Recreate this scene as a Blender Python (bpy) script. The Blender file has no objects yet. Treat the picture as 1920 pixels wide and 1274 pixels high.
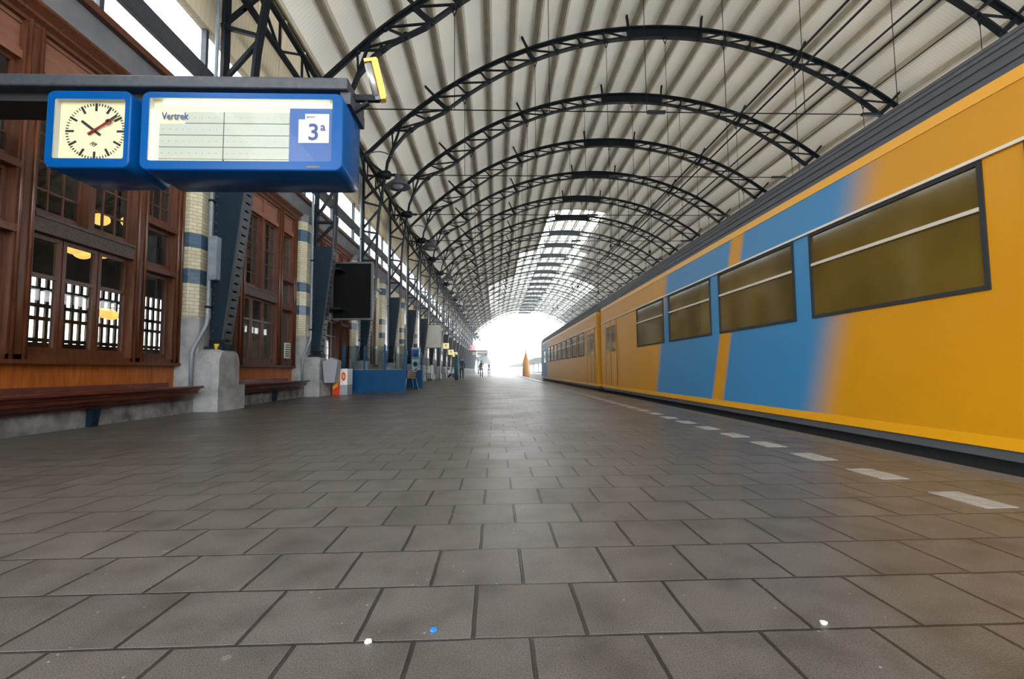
import bpy, math, random
from mathutils import Vector, Matrix
random.seed(7)
S = bpy.context.scene
R = math.radians
PI = math.pi

# ------------------------------------------------------------------ camera
cam_d = bpy.data.cameras.new('camera'); cam = bpy.data.objects.new('camera', cam_d)
S.collection.objects.link(cam); S.camera = cam
cam_d.sensor_width = 36; cam_d.lens = 36 * 870 / 1920; cam_d.clip_start = 0.02; cam_d.clip_end = 2000
cam.matrix_world = (Matrix.Translation((0, 0, .69)) @ Matrix.Rotation(R(-2.04), 4, 'Z')
                    @ Matrix.Rotation(R(90 + 3.8), 4, 'X') @ Matrix.Rotation(R(-.5), 4, 'Z'))

# ------------------------------------------------------------------ world, exposure
W = bpy.data.worlds.new('sky'); S.world = W; W.use_nodes = True
bg = W.node_tree.nodes['Background']
bg.inputs[0].default_value = (.93, .97, 1.0, 1)
bg.inputs[1].default_value = 4.2
S.view_settings.view_transform = 'Standard'; S.view_settings.look = 'None'
S.view_settings.gamma = 1; S.view_settings.use_curve_mapping = False
S.view_settings.exposure = .95
S.cycles.max_bounces = 9; S.cycles.diffuse_bounces = 5; S.cycles.glossy_bounces = 4
S.cycles.transparent_max_bounces = 16; S.cycles.sample_clamp_indirect = 8
S.cycles.use_denoising = True

# ------------------------------------------------------------------ materials
MATS = {}
def mat(name, col, rough=.6, metal=0, noise=None, bump=0, nscale=8, spec=.5, emit=None, estr=0, stretch=(1,1,1), detail=4):
    """noise = second colour mixed in by a noise texture in object space"""
    m = bpy.data.materials.new(name); m.use_nodes = True; nt = m.node_tree; N = nt.nodes; L = nt.links
    b = N['Principled BSDF']
    b.inputs['Base Color'].default_value = (*col, 1); b.inputs['Roughness'].default_value = rough
    b.inputs['Metallic'].default_value = metal; b.inputs['Specular IOR Level'].default_value = spec
    if noise or bump:
        tc = N.new('ShaderNodeTexCoord'); mp = N.new('ShaderNodeMapping'); L.new(tc.outputs['Object'], mp.inputs[0])
        mp.inputs['Scale'].default_value = stretch
        nz = N.new('ShaderNodeTexNoise'); nz.inputs['Scale'].default_value = nscale; nz.inputs['Detail'].default_value = detail
        L.new(mp.outputs[0], nz.inputs['Vector'])
        if noise:
            r = N.new('ShaderNodeValToRGB'); r.color_ramp.elements[0].position = .32; r.color_ramp.elements[1].position = .68
            r.color_ramp.elements[0].color = (*col, 1); r.color_ramp.elements[1].color = (*noise, 1)
            L.new(nz.outputs[0], r.inputs[0]); L.new(r.outputs[0], b.inputs['Base Color'])
        if bump:
            bp = N.new('ShaderNodeBump'); bp.inputs['Strength'].default_value = bump; bp.inputs['Distance'].default_value = .01
            L.new(nz.outputs[0], bp.inputs['Height']); L.new(bp.outputs[0], b.inputs['Normal'])
    if emit:
        b.inputs['Emission Color'].default_value = (*emit, 1); b.inputs['Emission Strength'].default_value = estr
    MATS[name] = m
    return m

mat('navy_steel', (.003,.013,.024), .45, noise=(.005,.018,.032), nscale=5, bump=.15, spec=.3)
mat('black_steel', (.003,.006,.009), .5, noise=(.006,.010,.014), nscale=4, spec=.2)
mat('grey_steel', (.075,.08,.095), .4, noise=(.05,.055,.065), nscale=9)
mat('pipe_grey', (.25,.28,.32), .35, noise=(.16,.19,.22), nscale=6)
mat('beam_grey', (.028,.033,.042), .5, noise=(.045,.052,.063), nscale=14, bump=.1)
mat('stone', (.37,.38,.385), .75, noise=(.20,.20,.205), nscale=3.2, bump=.25, detail=8)
mat('stone_dark', (.27,.27,.265), .8, noise=(.07,.07,.07), nscale=4.5, bump=.3, detail=9)
mat('wood_dark', (.06,.020,.010), .3, noise=(.12,.040,.018), nscale=5, stretch=(6,6,.6), bump=.08)
mat('wood_bench', (.06,.013,.010), .25, noise=(.11,.027,.018), nscale=5, stretch=(6,.5,6), bump=.08)
mat('wood_orange', (.42,.12,.015), .42, noise=(.26,.065,.010), nscale=5, stretch=(4,4,.5), bump=.08)
mat('wood_red', (.16,.065,.038), .5, noise=(.21,.085,.05), nscale=5, stretch=(4,.6,4))
mat('wood_carved', (.045,.032,.028), .45, noise=(.09,.06,.05), nscale=26, bump=1.0)
mat('plaster_grey', (.10,.105,.12), .8, noise=(.14,.14,.15), nscale=2)
mat('plaster_cream', (.62,.56,.42), .8, noise=(.5,.45,.34), nscale=2)
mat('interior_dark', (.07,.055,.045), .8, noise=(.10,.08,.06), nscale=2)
mat('globe_lamp', (1,.75,.35), .4, emit=(1,.50,.12), estr=1.15)
mat('blue_paint', (.0008,.060,.22), .25, noise=(.0008,.068,.25), nscale=2, spec=.22)
mat('blue_panel', (.001,.045,.125), .5, noise=(.001,.055,.15), nscale=3, spec=.15)
mat('reveal', (.5,.5,.48), .5)
mat('black_print', (.012,.012,.014), .5)
mat('navy_print', (.02,.05,.2), .5)
mat('red_paint', (.22,.012,.012), .4)
mat('white_print', (.5,.5,.48), .5, emit=(1,.98,.9), estr=.1)
mat('flap', (.30,.32,.27), .5, emit=(.9,1,.80), estr=.10)
mat('tube_light', (1,1,.8), .4, emit=(1,1,.66), estr=1.1)
mat('clock_glow', (.52,.50,.33), .5, emit=(1,.95,.50), estr=.16)
mat('field_blue', (.012,.06,.22), .4, emit=(.03,.16,.5), estr=.12)
mat('yellow_case', (.85,.42,.01), .35, noise=(.75,.35,.01), nscale=6)
mat('chrome', (.6,.6,.6), .15, metal=1)
mat('poster_black', (.006,.006,.006), .7, spec=.05)
mat('poster_cream', (.60,.61,.52), .4, noise=(.54,.55,.47), nscale=3)
mat('alu', (.45,.45,.45), .35, metal=.6)
mat('bin_grey', (.27,.285,.32), .4)
mat('ad_red', (.6,.03,.012), .4); mat('ad_yellow', (.85,.5,.03), .4); mat('ad_white', (.75,.75,.75), .4)
mat('bounce_concrete', (.62,.60,.56), .8, noise=(.52,.50,.47), nscale=.8)  # kept pale so the added ground throws light up at the roof
mat('teal', (.006,.09,.13), .4, noise=(.01,.12,.16), nscale=4)
mat('rail_steel', (.25,.2,.17), .35, metal=.7)
mat('sleeper', (.12,.11,.10), .9, noise=(.08,.07,.065), nscale=8)
mat('under_black', (.012,.012,.013), .7)
mat('train_skirt', (.07,.07,.075), .5)
mat('train_glass', (.075,.047,.010), .08, noise=(.12,.075,.012), nscale=1.2, spec=.7)
mat('train_trim', (.55,.48,.40), .3, metal=.3)
mat('stripe_yellow', (.62,.28,.003), .3)
mat('skin', (.5,.3,.22), .6); mat('cloth_blue', (.03,.05,.12), .8); mat('cloth_dark', (.02,.02,.03), .8)
mat('cloth_plaid', (.25,.2,.2), .8, noise=(.1,.1,.14), nscale=12); mat('cloth_white', (.6,.6,.65), .8); mat('hair', (.03,.02,.015), .7)
mat('sign_yellow', (.7,.6,.25), .5, emit=(1,.85,.4), estr=.35)
mat('sign_pink', (.8,.3,.35), .5, emit=(1,.4,.45), estr=.5)
mat('marker_orange', (.75,.30,.01), .4, noise=(.65,.24,.01), nscale=3)
mat('wicker', (.12,.08,.06), .7, noise=(.2,.14,.1), nscale=60)
mat('cable', (.008,.008,.008), .6, spec=.2)
mat('gum', (.34,.33,.31), .7); mat('scrap_blue', (.01,.2,.7), .5); mat('scrap_white', (.7,.68,.65), .6)
mat('far_grey', (.16,.18,.17), .7)
mat('exit_green', (.02,.4,.15), .5, emit=(.05,.8,.3), estr=.8)
mat('leaf', (.03,.09,.02), .6, noise=(.06,.14,.03), nscale=20)

def glass(name, tint, refl=.12, rough=.02):
    m = bpy.data.materials.new(name); m.use_nodes = True; nt = m.node_tree; N = nt.nodes; L = nt.links
    N.remove(N['Principled BSDF']); out = N['Material Output']
    t = N.new('ShaderNodeBsdfTransparent'); t.inputs[0].default_value = (*tint, 1)
    g = N.new('ShaderNodeBsdfGlossy'); g.inputs['Roughness'].default_value = rough
    lw = N.new('ShaderNodeLayerWeight'); lw.inputs[0].default_value = .5
    pw = N.new('ShaderNodeMath'); pw.operation = 'POWER'; pw.inputs[1].default_value = 5; L.new(lw.outputs['Facing'], pw.inputs[0])
    mx = N.new('ShaderNodeMath'); mx.operation = 'ADD'; mx.inputs[1].default_value = refl; mx.use_clamp = True
    s = N.new('ShaderNodeMixShader')
    L.new(pw.outputs[0], mx.inputs[0]); L.new(mx.outputs[0], s.inputs[0]); L.new(t.outputs[0], s.inputs[1]); L.new(g.outputs[0], s.inputs[2])
    L.new(s.outputs[0], out.inputs[0]); MATS[name] = m; return m
glass('glass_window', (.75,.77,.75), .04)
glass('glass_clear', (.93,.95,.95), .05)
glass('glass_sign', (.97,.97,.97), .004)
glass('glass_screen', (.75,.83,.85), .08)

def nodes_mat(name):
    m = bpy.data.materials.new(name); m.use_nodes = True; MATS[name] = m
    return m, m.node_tree.nodes, m.node_tree.links, m.node_tree.nodes['Principled BSDF']

def math_node(N, L, op, a, b=None, clamp=False):
    n = N.new('ShaderNodeMath'); n.operation = op; n.use_clamp = clamp
    for i, v in enumerate((a, b)):
        if v is None: continue
        if isinstance(v, (int, float)): n.inputs[i].default_value = v
        else: L.new(v, n.inputs[i])
    return n.outputs[0]

def mixc(N, L, fac, a, b, mode='MIX'):
    n = N.new('ShaderNodeMix'); n.data_type = 'RGBA'; n.blend_type = mode
    for sock, v in ((n.inputs[0], fac), (n.inputs[6], a), (n.inputs[7], b)):
        if isinstance(v, (int, float)): sock.default_value = v
        elif isinstance(v, tuple): sock.default_value = (*v, 1)
        else: L.new(v, sock)
    return n.outputs[2]

# paving: square concrete slabs laid in half bond
m, N, L, b = nodes_mat('paving')
tc = N.new('ShaderNodeTexCoord'); mp = N.new('ShaderNodeMapping'); L.new(tc.outputs['Object'], mp.inputs[0])
mp.inputs['Location'].default_value = (.21, -.05, 0)
nzw = N.new('ShaderNodeTexNoise'); nzw.inputs['Scale'].default_value = 9
L.new(tc.outputs['Object'], nzw.inputs['Vector'])
vm = N.new('ShaderNodeVectorMath'); vm.operation = 'SCALE'; L.new(nzw.outputs['Color'], vm.inputs[0]); vm.inputs['Scale'].default_value = .007
va = N.new('ShaderNodeVectorMath'); L.new(mp.outputs[0], va.inputs[0]); L.new(vm.outputs[0], va.inputs[1])
br = N.new('ShaderNodeTexBrick'); L.new(va.outputs[0], br.inputs['Vector'])
br.inputs['Scale'].default_value = 1; br.inputs['Brick Width'].default_value = .3; br.inputs['Row Height'].default_value = .3
br.inputs['Mortar Size'].default_value = .0062; br.inputs['Mortar Smooth'].default_value = .35; br.offset = .5
br.inputs['Color1'].default_value = (.105,.091,.081,1); br.inputs['Color2'].default_value = (.138,.121,.108,1); br.inputs['Mortar'].default_value = (.014,.012,.011,1)
n1 = N.new('ShaderNodeTexNoise'); n1.inputs['Scale'].default_value = 1.1; n1.inputs['Detail'].default_value = 6; L.new(tc.outputs['Object'], n1.inputs['Vector'])
n2 = N.new('ShaderNodeTexNoise'); n2.inputs['Scale'].default_value = 240; n2.inputs['Detail'].default_value = 3; L.new(tc.outputs['Object'], n2.inputs['Vector'])
c = mixc(N, L, math_node(N, L, 'MULTIPLY', n1.outputs[0], .55), br.outputs[0], (.065,.054,.045))
r2 = N.new('ShaderNodeValToRGB'); r2.color_ramp.elements[0].position = .35; r2.color_ramp.elements[0].color = (.45,.45,.45,1)
r2.color_ramp.elements[1].position = .7; r2.color_ramp.elements[1].color = (1.6,1.6,1.6,1); L.new(n2.outputs[0], r2.inputs[0])
c = mixc(N, L, .8, c, r2.outputs[0], 'MULTIPLY')
# trodden chewing gum and pale flecks
vo = N.new('ShaderNodeTexVoronoi'); vo.inputs['Scale'].default_value = 6.5; L.new(tc.outputs['Object'], vo.inputs['Vector'])
sp = math_node(N, L, 'LESS_THAN', vo.outputs['Distance'], .075)
sep = N.new('ShaderNodeSeparateColor'); L.new(vo.outputs['Color'], sep.inputs[0])
sp = math_node(N, L, 'MULTIPLY', sp, math_node(N, L, 'GREATER_THAN', sep.outputs[0], .62))
c = mixc(N, L, math_node(N, L, 'MULTIPLY', sp, .35), c, (.3,.28,.26))
v2 = N.new('ShaderNodeTexVoronoi'); v2.inputs['Scale'].default_value = 26; L.new(tc.outputs['Object'], v2.inputs['Vector'])
s2 = N.new('ShaderNodeSeparateColor'); L.new(v2.outputs['Color'], s2.inputs[0])
fk = math_node(N, L, 'MULTIPLY', math_node(N, L, 'LESS_THAN', v2.outputs['Distance'], .09), math_node(N, L, 'GREATER_THAN', s2.outputs[0], .80))
c = mixc(N, L, math_node(N, L, 'MULTIPLY', fk, .7), c, (.42,.40,.37))
n3 = N.new('ShaderNodeTexNoise'); n3.inputs['Scale'].default_value = 5.5; n3.inputs['Detail'].default_value = 7; L.new(tc.outputs['Object'], n3.inputs['Vector'])
r3 = N.new('ShaderNodeValToRGB'); r3.color_ramp.elements[0].position = .28; r3.color_ramp.elements[0].color = (.55,.53,.50,1); r3.color_ramp.elements[1].position = .55; r3.color_ramp.elements[1].color = (1.08,1.08,1.08,1)
L.new(n3.outputs[0], r3.inputs[0]); c = mixc(N, L, .8, c, r3.outputs[0], 'MULTIPLY')
L.new(c, b.inputs['Base Color'])
rr = math_node(N, L, 'ADD', math_node(N, L, 'MULTIPLY', n1.outputs[0], .25), .24); L.new(rr, b.inputs['Roughness'])
bp = N.new('ShaderNodeBump'); bp.inputs['Strength'].default_value = .75; bp.inputs['Distance'].default_value = .006
hh = math_node(N, L, 'ADD', math_node(N, L, 'MULTIPLY', br.outputs['Fac'], -1.6), math_node(N, L, 'MULTIPLY', n2.outputs[0], .3))
L.new(hh, bp.inputs['Height']); L.new(bp.outputs[0], b.inputs['Normal'])

# paint worn white
mat('line_white', (.33,.315,.285), .6, noise=(.24,.22,.2), nscale=14, bump=.2)
mat('kerb', (.13,.115,.10), .7, noise=(.085,.07,.06), nscale=30, bump=.5, detail=9)

# ballast
m, N, L, b = nodes_mat('ballast')
tc = N.new('ShaderNodeTexCoord'); vo = N.new('ShaderNodeTexVoronoi'); vo.inputs['Scale'].default_value = 16; L.new(tc.outputs['Object'], vo.inputs['Vector'])
rp = N.new('ShaderNodeValToRGB'); rp.color_ramp.elements[0].color = (.05,.042,.036,1); rp.color_ramp.elements[1].color = (.2,.17,.15,1)
sep = N.new('ShaderNodeSeparateColor'); L.new(vo.outputs['Color'], sep.inputs[0]); L.new(sep.outputs[0], rp.inputs[0]); L.new(rp.outputs[0], b.inputs['Base Color'])
b.inputs['Roughness'].default_value = .9
bp = N.new('ShaderNodeBump'); bp.inputs['Distance'].default_value = .04; L.new(vo.outputs['Distance'], bp.inputs['Height']); bp.invert = True; L.new(bp.outputs[0], b.inputs['Normal'])

# glazed brick pier: cream tiles with blue bands, object z is height
m, N, L, b = nodes_mat('pier_tiles')
tc = N.new('ShaderNodeTexCoord'); sx = N.new('ShaderNodeSeparateXYZ'); L.new(tc.outputs['Object'], sx.inputs[0])
cb = N.new('ShaderNodeCombineXYZ'); L.new(math_node(N, L, 'ADD', sx.outputs[0], sx.outputs[1]), cb.inputs[0]); L.new(sx.outputs[2], cb.inputs[1])
br = N.new('ShaderNodeTexBrick'); L.new(cb.outputs[0], br.inputs['Vector']); br.inputs['Scale'].default_value = 1
br.inputs['Brick Width'].default_value = .21; br.inputs['Row Height'].default_value = .066; br.inputs['Mortar Size'].default_value = .0045
br.inputs['Color1'].default_value = (.42,.385,.255,1); br.inputs['Color2'].default_value = (.50,.46,.325,1); br.inputs['Mortar'].default_value = (.25,.22,.16,1)
br2 = N.new('ShaderNodeTexBrick'); L.new(cb.outputs[0], br2.inputs['Vector']); br2.inputs['Scale'].default_value = 1
br2.inputs['Brick Width'].default_value = .21; br2.inputs['Row Height'].default_value = .066; br2.inputs['Mortar Size'].default_value = .0045
br2.inputs['Color1'].default_value = (.035,.075,.12,1); br2.inputs['Color2'].default_value = (.055,.105,.165,1); br2.inputs['Mortar'].default_value = (.05,.08,.12,1)
fac = None
for lo, hi in ((2.31,2.574),(2.97,3.234),(4.422,4.752)):
    f = math_node(N, L, 'MULTIPLY', math_node(N, L, 'GREATER_THAN', sx.outputs[2], lo), math_node(N, L, 'LESS_THAN', sx.outputs[2], hi))
    fac = f if fac is None else math_node(N, L, 'ADD', fac, f)
L.new(mixc(N, L, fac, br.outputs[0], br2.outputs[0]), b.inputs['Base Color']); b.inputs['Roughness'].default_value = .18
bp = N.new('ShaderNodeBump'); bp.inputs['Distance'].default_value = .003; bp.invert = True; L.new(br.outputs['Fac'], bp.inputs['Height']); L.new(bp.outputs[0], b.inputs['Normal'])

# roof boarding, fine seams running across the hall
def boards(name, c1, c2, axis_scale, rough=.7):
    m, N, L, b = nodes_mat(name)
    tc = N.new('ShaderNodeTexCoord'); mp = N.new('ShaderNodeMapping'); L.new(tc.outputs['Object'], mp.inputs[0]); mp.inputs['Scale'].default_value = axis_scale
    wv = N.new('ShaderNodeTexWave'); wv.wave_type = 'BANDS'; wv.bands_direction = 'Y'; wv.wave_profile = 'SAW'; wv.inputs['Scale'].default_value = 1
    wv.inputs['Distortion'].default_value = .15
    L.new(mp.outputs[0], wv.inputs['Vector'])
    r = N.new('ShaderNodeValToRGB'); r.color_ramp.elements[0].color = (*c2, 1); r.color_ramp.elements[1].position = .14; r.color_ramp.elements[1].color = (*c1, 1)
    L.new(wv.outputs[0], r.inputs[0])
    nz = N.new('ShaderNodeTexNoise'); nz.inputs['Scale'].default_value = .9; nz.inputs['Detail'].default_value = 6; L.new(tc.outputs['Object'], nz.inputs['Vector'])
    c = mixc(N, L, math_node(N, L, 'MULTIPLY', nz.outputs[0], .45), r.outputs[0], tuple(v * .72 for v in c1))
    L.new(c, b.inputs['Base Color']); b.inputs['Roughness'].default_value = rough
    bp = N.new('ShaderNodeBump'); bp.inputs['Distance'].default_value = .01; bp.inputs['Strength'].default_value = .6
    L.new(wv.outputs[0], bp.inputs['Height']); L.new(bp.outputs[0], b.inputs['Normal'])
boards('roof_boards', (.90,.875,.795), (.68,.655,.58), (1, 2.4, 1))
boards('soffit_boards', (.66,.58,.42), (.40,.33,.22), (1, 2.2, 1))
mat('purlin_paint', (.58,.54,.45), .6, noise=(.43,.40,.33), nscale=2)

# train livery: yellow with leaning blue panels; object y along the train, z height
def livery(name, bands):
    m, N, L, b = nodes_mat(name)
    tc = N.new('ShaderNodeTexCoord'); sx = N.new('ShaderNodeSeparateXYZ'); L.new(tc.outputs['Object'], sx.inputs[0])
    u = math_node(N, L, 'ADD', sx.outputs[1], math_node(N, L, 'MULTIPLY', sx.outputs[2], .33))
    tot = None
    for lo, hi, s0, s1, amt in bands:
        def edge(p, s, sign):
            n = N.new('ShaderNodeMapRange'); n.interpolation_type = 'SMOOTHSTEP'; L.new(u, n.inputs[0])
            n.inputs[1].default_value = p - s / 2; n.inputs[2].default_value = p + s / 2
            n.inputs[3].default_value = 0 if sign > 0 else 1; n.inputs[4].default_value = 1 if sign > 0 else 0
            return n.outputs[0]
        f = math_node(N, L, 'MULTIPLY', edge(lo, s0, 1), edge(hi, s1, -1)); f = math_node(N, L, 'MULTIPLY', f, amt)
        tot = f if tot is None else math_node(N, L, 'MAXIMUM', tot, f)
    nz = N.new('ShaderNodeTexNoise'); nz.inputs['Scale'].default_value = 1.3; L.new(tc.outputs['Object'], nz.inputs['Vector'])
    yel = mixc(N, L, math_node(N, L, 'MULTIPLY', nz.outputs[0], .5), (.50,.22,.002), (.38,.155,.002))
    L.new(mixc(N, L, tot, yel, (.035,.17,.34)), b.inputs['Base Color'])
    b.inputs['Roughness'].default_value = .38; b.inputs['Specular IOR Level'].default_value = .3
livery('livery_near', [(5.05, 7.15, .7, .12, 1), (7.5, 10.1, .12, .35, 1)])
livery('livery_far', [(31.5, 45, .3, .3, 1)])
# ribbed train roof
m, N, L, b = nodes_mat('train_roof')
b.inputs['Base Color'].default_value = (.05,.055,.065,1); b.inputs['Roughness'].default_value = .5

# ------------------------------------------------------------------ mesh building
class MB:
    def __init__(s): s.v = []; s.f = []; s.m = []; s.sm = []
    def add(s, vs, fs, mi=0, smooth=False):
        o = len(s.v); s.v += [tuple(v) for v in vs]
        for f in fs: s.f.append([i + o for i in f]); s.m.append(mi); s.sm.append(smooth)
        return s
    def box(s, x0, x1, y0, y1, z0, z1, mi=0):
        v = [(x, y, z) for x in (x0, x1) for y in (y0, y1) for z in (z0, z1)]
        return s.add(v, [(0,1,3,2),(4,6,7,5),(0,4,5,1),(2,3,7,6),(0,2,6,4),(1,5,7,3)], mi)
    def bar(s, a, b, w, h, up=(0,1,0), mi=0):
        """oriented box from a to b; w is the width along `up`, h across"""
        a = Vector(a); b = Vector(b); d = (b - a).normalized(); u = Vector(up)
        u = u - d * u.dot(d)
        if u.length < 1e-5: u = Vector((1, 0, 0)) - d * d.x
        u.normalize(); n = d.cross(u)
        vs = [p + u * (i * w / 2) + n * (j * h / 2) for p in (a, b) for i in (-1, 1) for j in (-1, 1)]
        return s.add(vs, [(0,1,3,2),(4,6,7,5),(0,4,5,1),(2,3,7,6),(0,2,6,4),(1,5,7,3)], mi)
    def path(s, pts, w, h, up=(0,1,0), mi=0):
        """continuous rectangular section along pts"""
        P = [Vector(p) for p in pts]; U = Vector(up); vs = []; fs = []
        for i, p in enumerate(P):
            d = ((P[min(i + 1, len(P) - 1)] - P[max(i - 1, 0)])).normalized()
            u = (U - d * U.dot(d)).normalized(); n = d.cross(u)
            vs += [p - u*w/2 - n*h/2, p + u*w/2 - n*h/2, p + u*w/2 + n*h/2, p - u*w/2 + n*h/2]
        for i in range(len(P) - 1):
            for k in range(4): fs.append((4*i + k, 4*i + (k+1) % 4, 4*i + 4 + (k+1) % 4, 4*i + 4 + k))
        fs += [(3,2,1,0), tuple(4*(len(P)-1) + k for k in range(4))]
        return s.add(vs, fs, mi)
    def tube(s, pts, r, seg=8, mi=0, closed=False):
        P = [Vector(p) for p in pts]; vs = []; fs = []; prev = None
        rr = r if isinstance(r, (list, tuple)) else [r] * len(P)
        for i, p in enumerate(P):
            d = (P[min(i + 1, len(P) - 1)] - P[max(i - 1, 0)]).normalized()
            if prev is None: u = d.orthogonal().normalized()
            else:
                u = prev - d * prev.dot(d); u = u.normalized() if u.length > 1e-6 else d.orthogonal().normalized()
            prev = u; n = d.cross(u)
            vs += [p + (u * math.cos(2*PI*k/seg) + n * math.sin(2*PI*k/seg)) * rr[i] for k in range(seg)]
        for i in range(len(P) - 1):
            for k in range(seg): fs.append((seg*i + k, seg*i + (k+1) % seg, seg*(i+1) + (k+1) % seg, seg*(i+1) + k))
        s.add(vs, fs, mi, True)
        o = len(s.v) - len(vs)
        s.f.append([o + k for k in reversed(range(seg))]); s.m.append(mi); s.sm.append(False)
        s.f.append([o + seg*(len(P)-1) + k for k in range(seg)]); s.m.append(mi); s.sm.append(False)
        return s
    def lathe(s, prof, c, seg=20, mi=0, axis='Z'):
        vs = []; fs = []
        for r, z in prof:
            for k in range(seg):
                a = 2*PI*k/seg; x, y = r*math.cos(a), r*math.sin(a)
                p = {'Z': (x, y, z), 'X': (z, x, y), 'Y': (x, z, y)}[axis]
                vs.append((p[0]+c[0], p[1]+c[1], p[2]+c[2]))
        for i in range(len(prof) - 1):
            for k in range(seg): fs.append((seg*i + k, seg*i + (k+1) % seg, seg*(i+1) + (k+1) % seg, seg*(i+1) + k))
        fs += [tuple(reversed(range(seg))), tuple(seg*(len(prof)-1) + k for k in range(seg))]
        return s.add(vs, fs, mi, True)
    def prism(s, poly, a0, a1, axis='Y', mi=0, smooth=False):
        """extrude a closed 2D polygon; axis Y: poly is (x,z); X: (y,z); Z: (x,y)"""
        def P(p, t): return {'Y': (p[0], t, p[1]), 'X': (t, p[0], p[1]), 'Z': (p[0], p[1], t)}[axis]
        n = len(poly); vs = [P(p, a0) for p in poly] + [P(p, a1) for p in poly]
        s.add(vs, [(i, (i+1) % n, n + (i+1) % n, n + i) for i in range(n)], mi, smooth)
        o = len(s.v) - 2*n
        s.f.append([o + i for i in reversed(range(n))]); s.m.append(mi); s.sm.append(False)
        s.f.append([o + n + i for i in range(n)]); s.m.append(mi); s.sm.append(False)
        return s
    def build(s, name, mats, parent=None, fix=True):
        me = bpy.data.meshes.new(name); me.from_pydata(s.v, [], s.f)
        for m in ([mats] if isinstance(mats, str) else mats): me.materials.append(MATS[m])
        me.polygons.foreach_set('material_index', s.m); me.polygons.foreach_set('use_smooth', s.sm)
        if fix:
            import bmesh
            bm = bmesh.new(); bm.from_mesh(me); bmesh.ops.recalc_face_normals(bm, faces=bm.faces[:]); bm.to_mesh(me); bm.free()
        me.update()
        o = bpy.data.objects.new(name, me); S.collection.objects.link(o)
        if parent: o.parent = parent
        return o

def tag(o, label=None, cat=None, group=None, kind=None):
    if label: o['label'] = label
    if cat: o['category'] = cat
    if group: o['group'] = group
    if kind: o['kind'] = kind
    return o
def empty(name, loc=(0,0,0), label=None, cat=None, group=None, kind=None):
    o = bpy.data.objects.new(name, None); S.collection.objects.link(o); o.location = loc; o.empty_display_size = .2
    return tag(o, label, cat, group, kind)
def copy_tree(o, loc=None, label=None, parent=None):
    c = o.copy(); S.collection.objects.link(c)
    if parent: c.parent = parent
    if loc is not None: c.location = loc
    if label: c['label'] = label
    for ch in [x for x in S.objects if x.parent == o]: copy_tree(ch, None, None, c)
    return c
def text(body, name, size, loc, material, parent, rot=(R(90),0,0), extrude=.001, offset=0, align='LEFT'):
    cu = bpy.data.curves.new(name, 'FONT'); cu.body = body; cu.size = size; cu.extrude = extrude; cu.offset = offset; cu.align_x = align
    tmp = bpy.data.objects.new('lettering', cu); me = bpy.data.meshes.new_from_object(tmp); bpy.data.objects.remove(tmp)
    me.materials.clear(); me.materials.append(MATS[material]); o = bpy.data.objects.new(name, me); S.collection.objects.link(o)
    o.location = loc; o.rotation_euler = rot; o.parent = parent
    return o
def rrect(x0, x1, z0, z1, r, n=6):
    pts = []
    for cx, cz, a0 in ((x1-r, z0+r, -90), (x1-r, z1-r, 0), (x0+r, z1-r, 90), (x0+r, z0+r, 180)):
        for k in range(n + 1):
            a = R(a0 + 90*k/n); pts.append((cx + r*math.cos(a), cz + r*math.sin(a)))
    return pts
ORD = ('first second third fourth fifth sixth seventh eighth ninth tenth eleventh twelfth thirteenth fourteenth fifteenth sixteenth '
       'seventeenth eighteenth nineteenth twentieth twenty-first twenty-second twenty-third twenty-fourth').split()

# ------------------------------------------------------------------ layout constants
BAY = 4.75; Y0 = 8.9; NB = 23; DY = .26                       # columns and arches stand at Y0 + k*BAY
CX, CZ, RT = 7.2, -1.25, 16.3                       # roof arch: centre and top chord radius
FX = -5.66                                          # face of the station building
YE = Y0 + 22*BAY + 1.2                              # end of the hall
def colY(k): return Y0 + k*BAY

# ------------------------------------------------------------------ platform, track bed
fl = MB().box(-5.9, 3.05, -9, 240, -.25, 0).build('floor', 'paving'); tag(fl, kind='structure')
mk = MB()
y = 1.62
while y < 150:
    mk.box(2.37, 2.54, y, y + .3, .0005, .003); y += .6
mk.build('line_marking', 'line_white', fl)
MB().box(3.05, 3.26, -9, 240, -.25, .0).build('edge_stone', 'kerb', fl)
MB().box(2.9, 3.12, -9, 240, -.95, -.25).build('platform_side', 'stone_dark', fl)
gr = MB().box(-300, 300, -60, 500, -1.4, -.95).build('ground', 'ballast'); tag(gr, kind='structure')
nb = MB().box(7.6, 17.5, -12, 240, -.95, 0).build('bounce_floor', 'bounce_concrete'); tag(nb, kind='structure')  # added pale slab behind the train, bounces skylight up to the vault
yd = MB().box(-120, -12.6, -60, 300, -.95, -.05).box(19.5, 120, -60, 300, -.95, -.6).build('bounce_ground', 'bounce_concrete'); tag(yd, kind='structure')  # added pale ground outside the hall, reflects sky onto the roof underside
tr = empty('railway_track', (4.9, 0, -.95), 'steel railway track on ballast running under the yellow train', 'track')
for s in (-1, 1):
    MB().prism([(s*.72-.07,.15),(s*.72+.07,.15),(s*.72+.02,.18),(s*.72+.02,.27),(s*.72+.036,.28),(s*.72+.036,.31),(s*.72-.036,.31),(s*.72-.036,.28),(s*.72-.02,.27),(s*.72-.02,.18)], -9, 240).build('rail', 'rail_steel', tr)
sl = MB()
for i in range(140): sl.box(-1.3, 1.3, -8 + i*.65, -7.75 + i*.65, 0, .15)
tag(sl.build('sleepers', 'sleeper', tr), kind='stuff')
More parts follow.
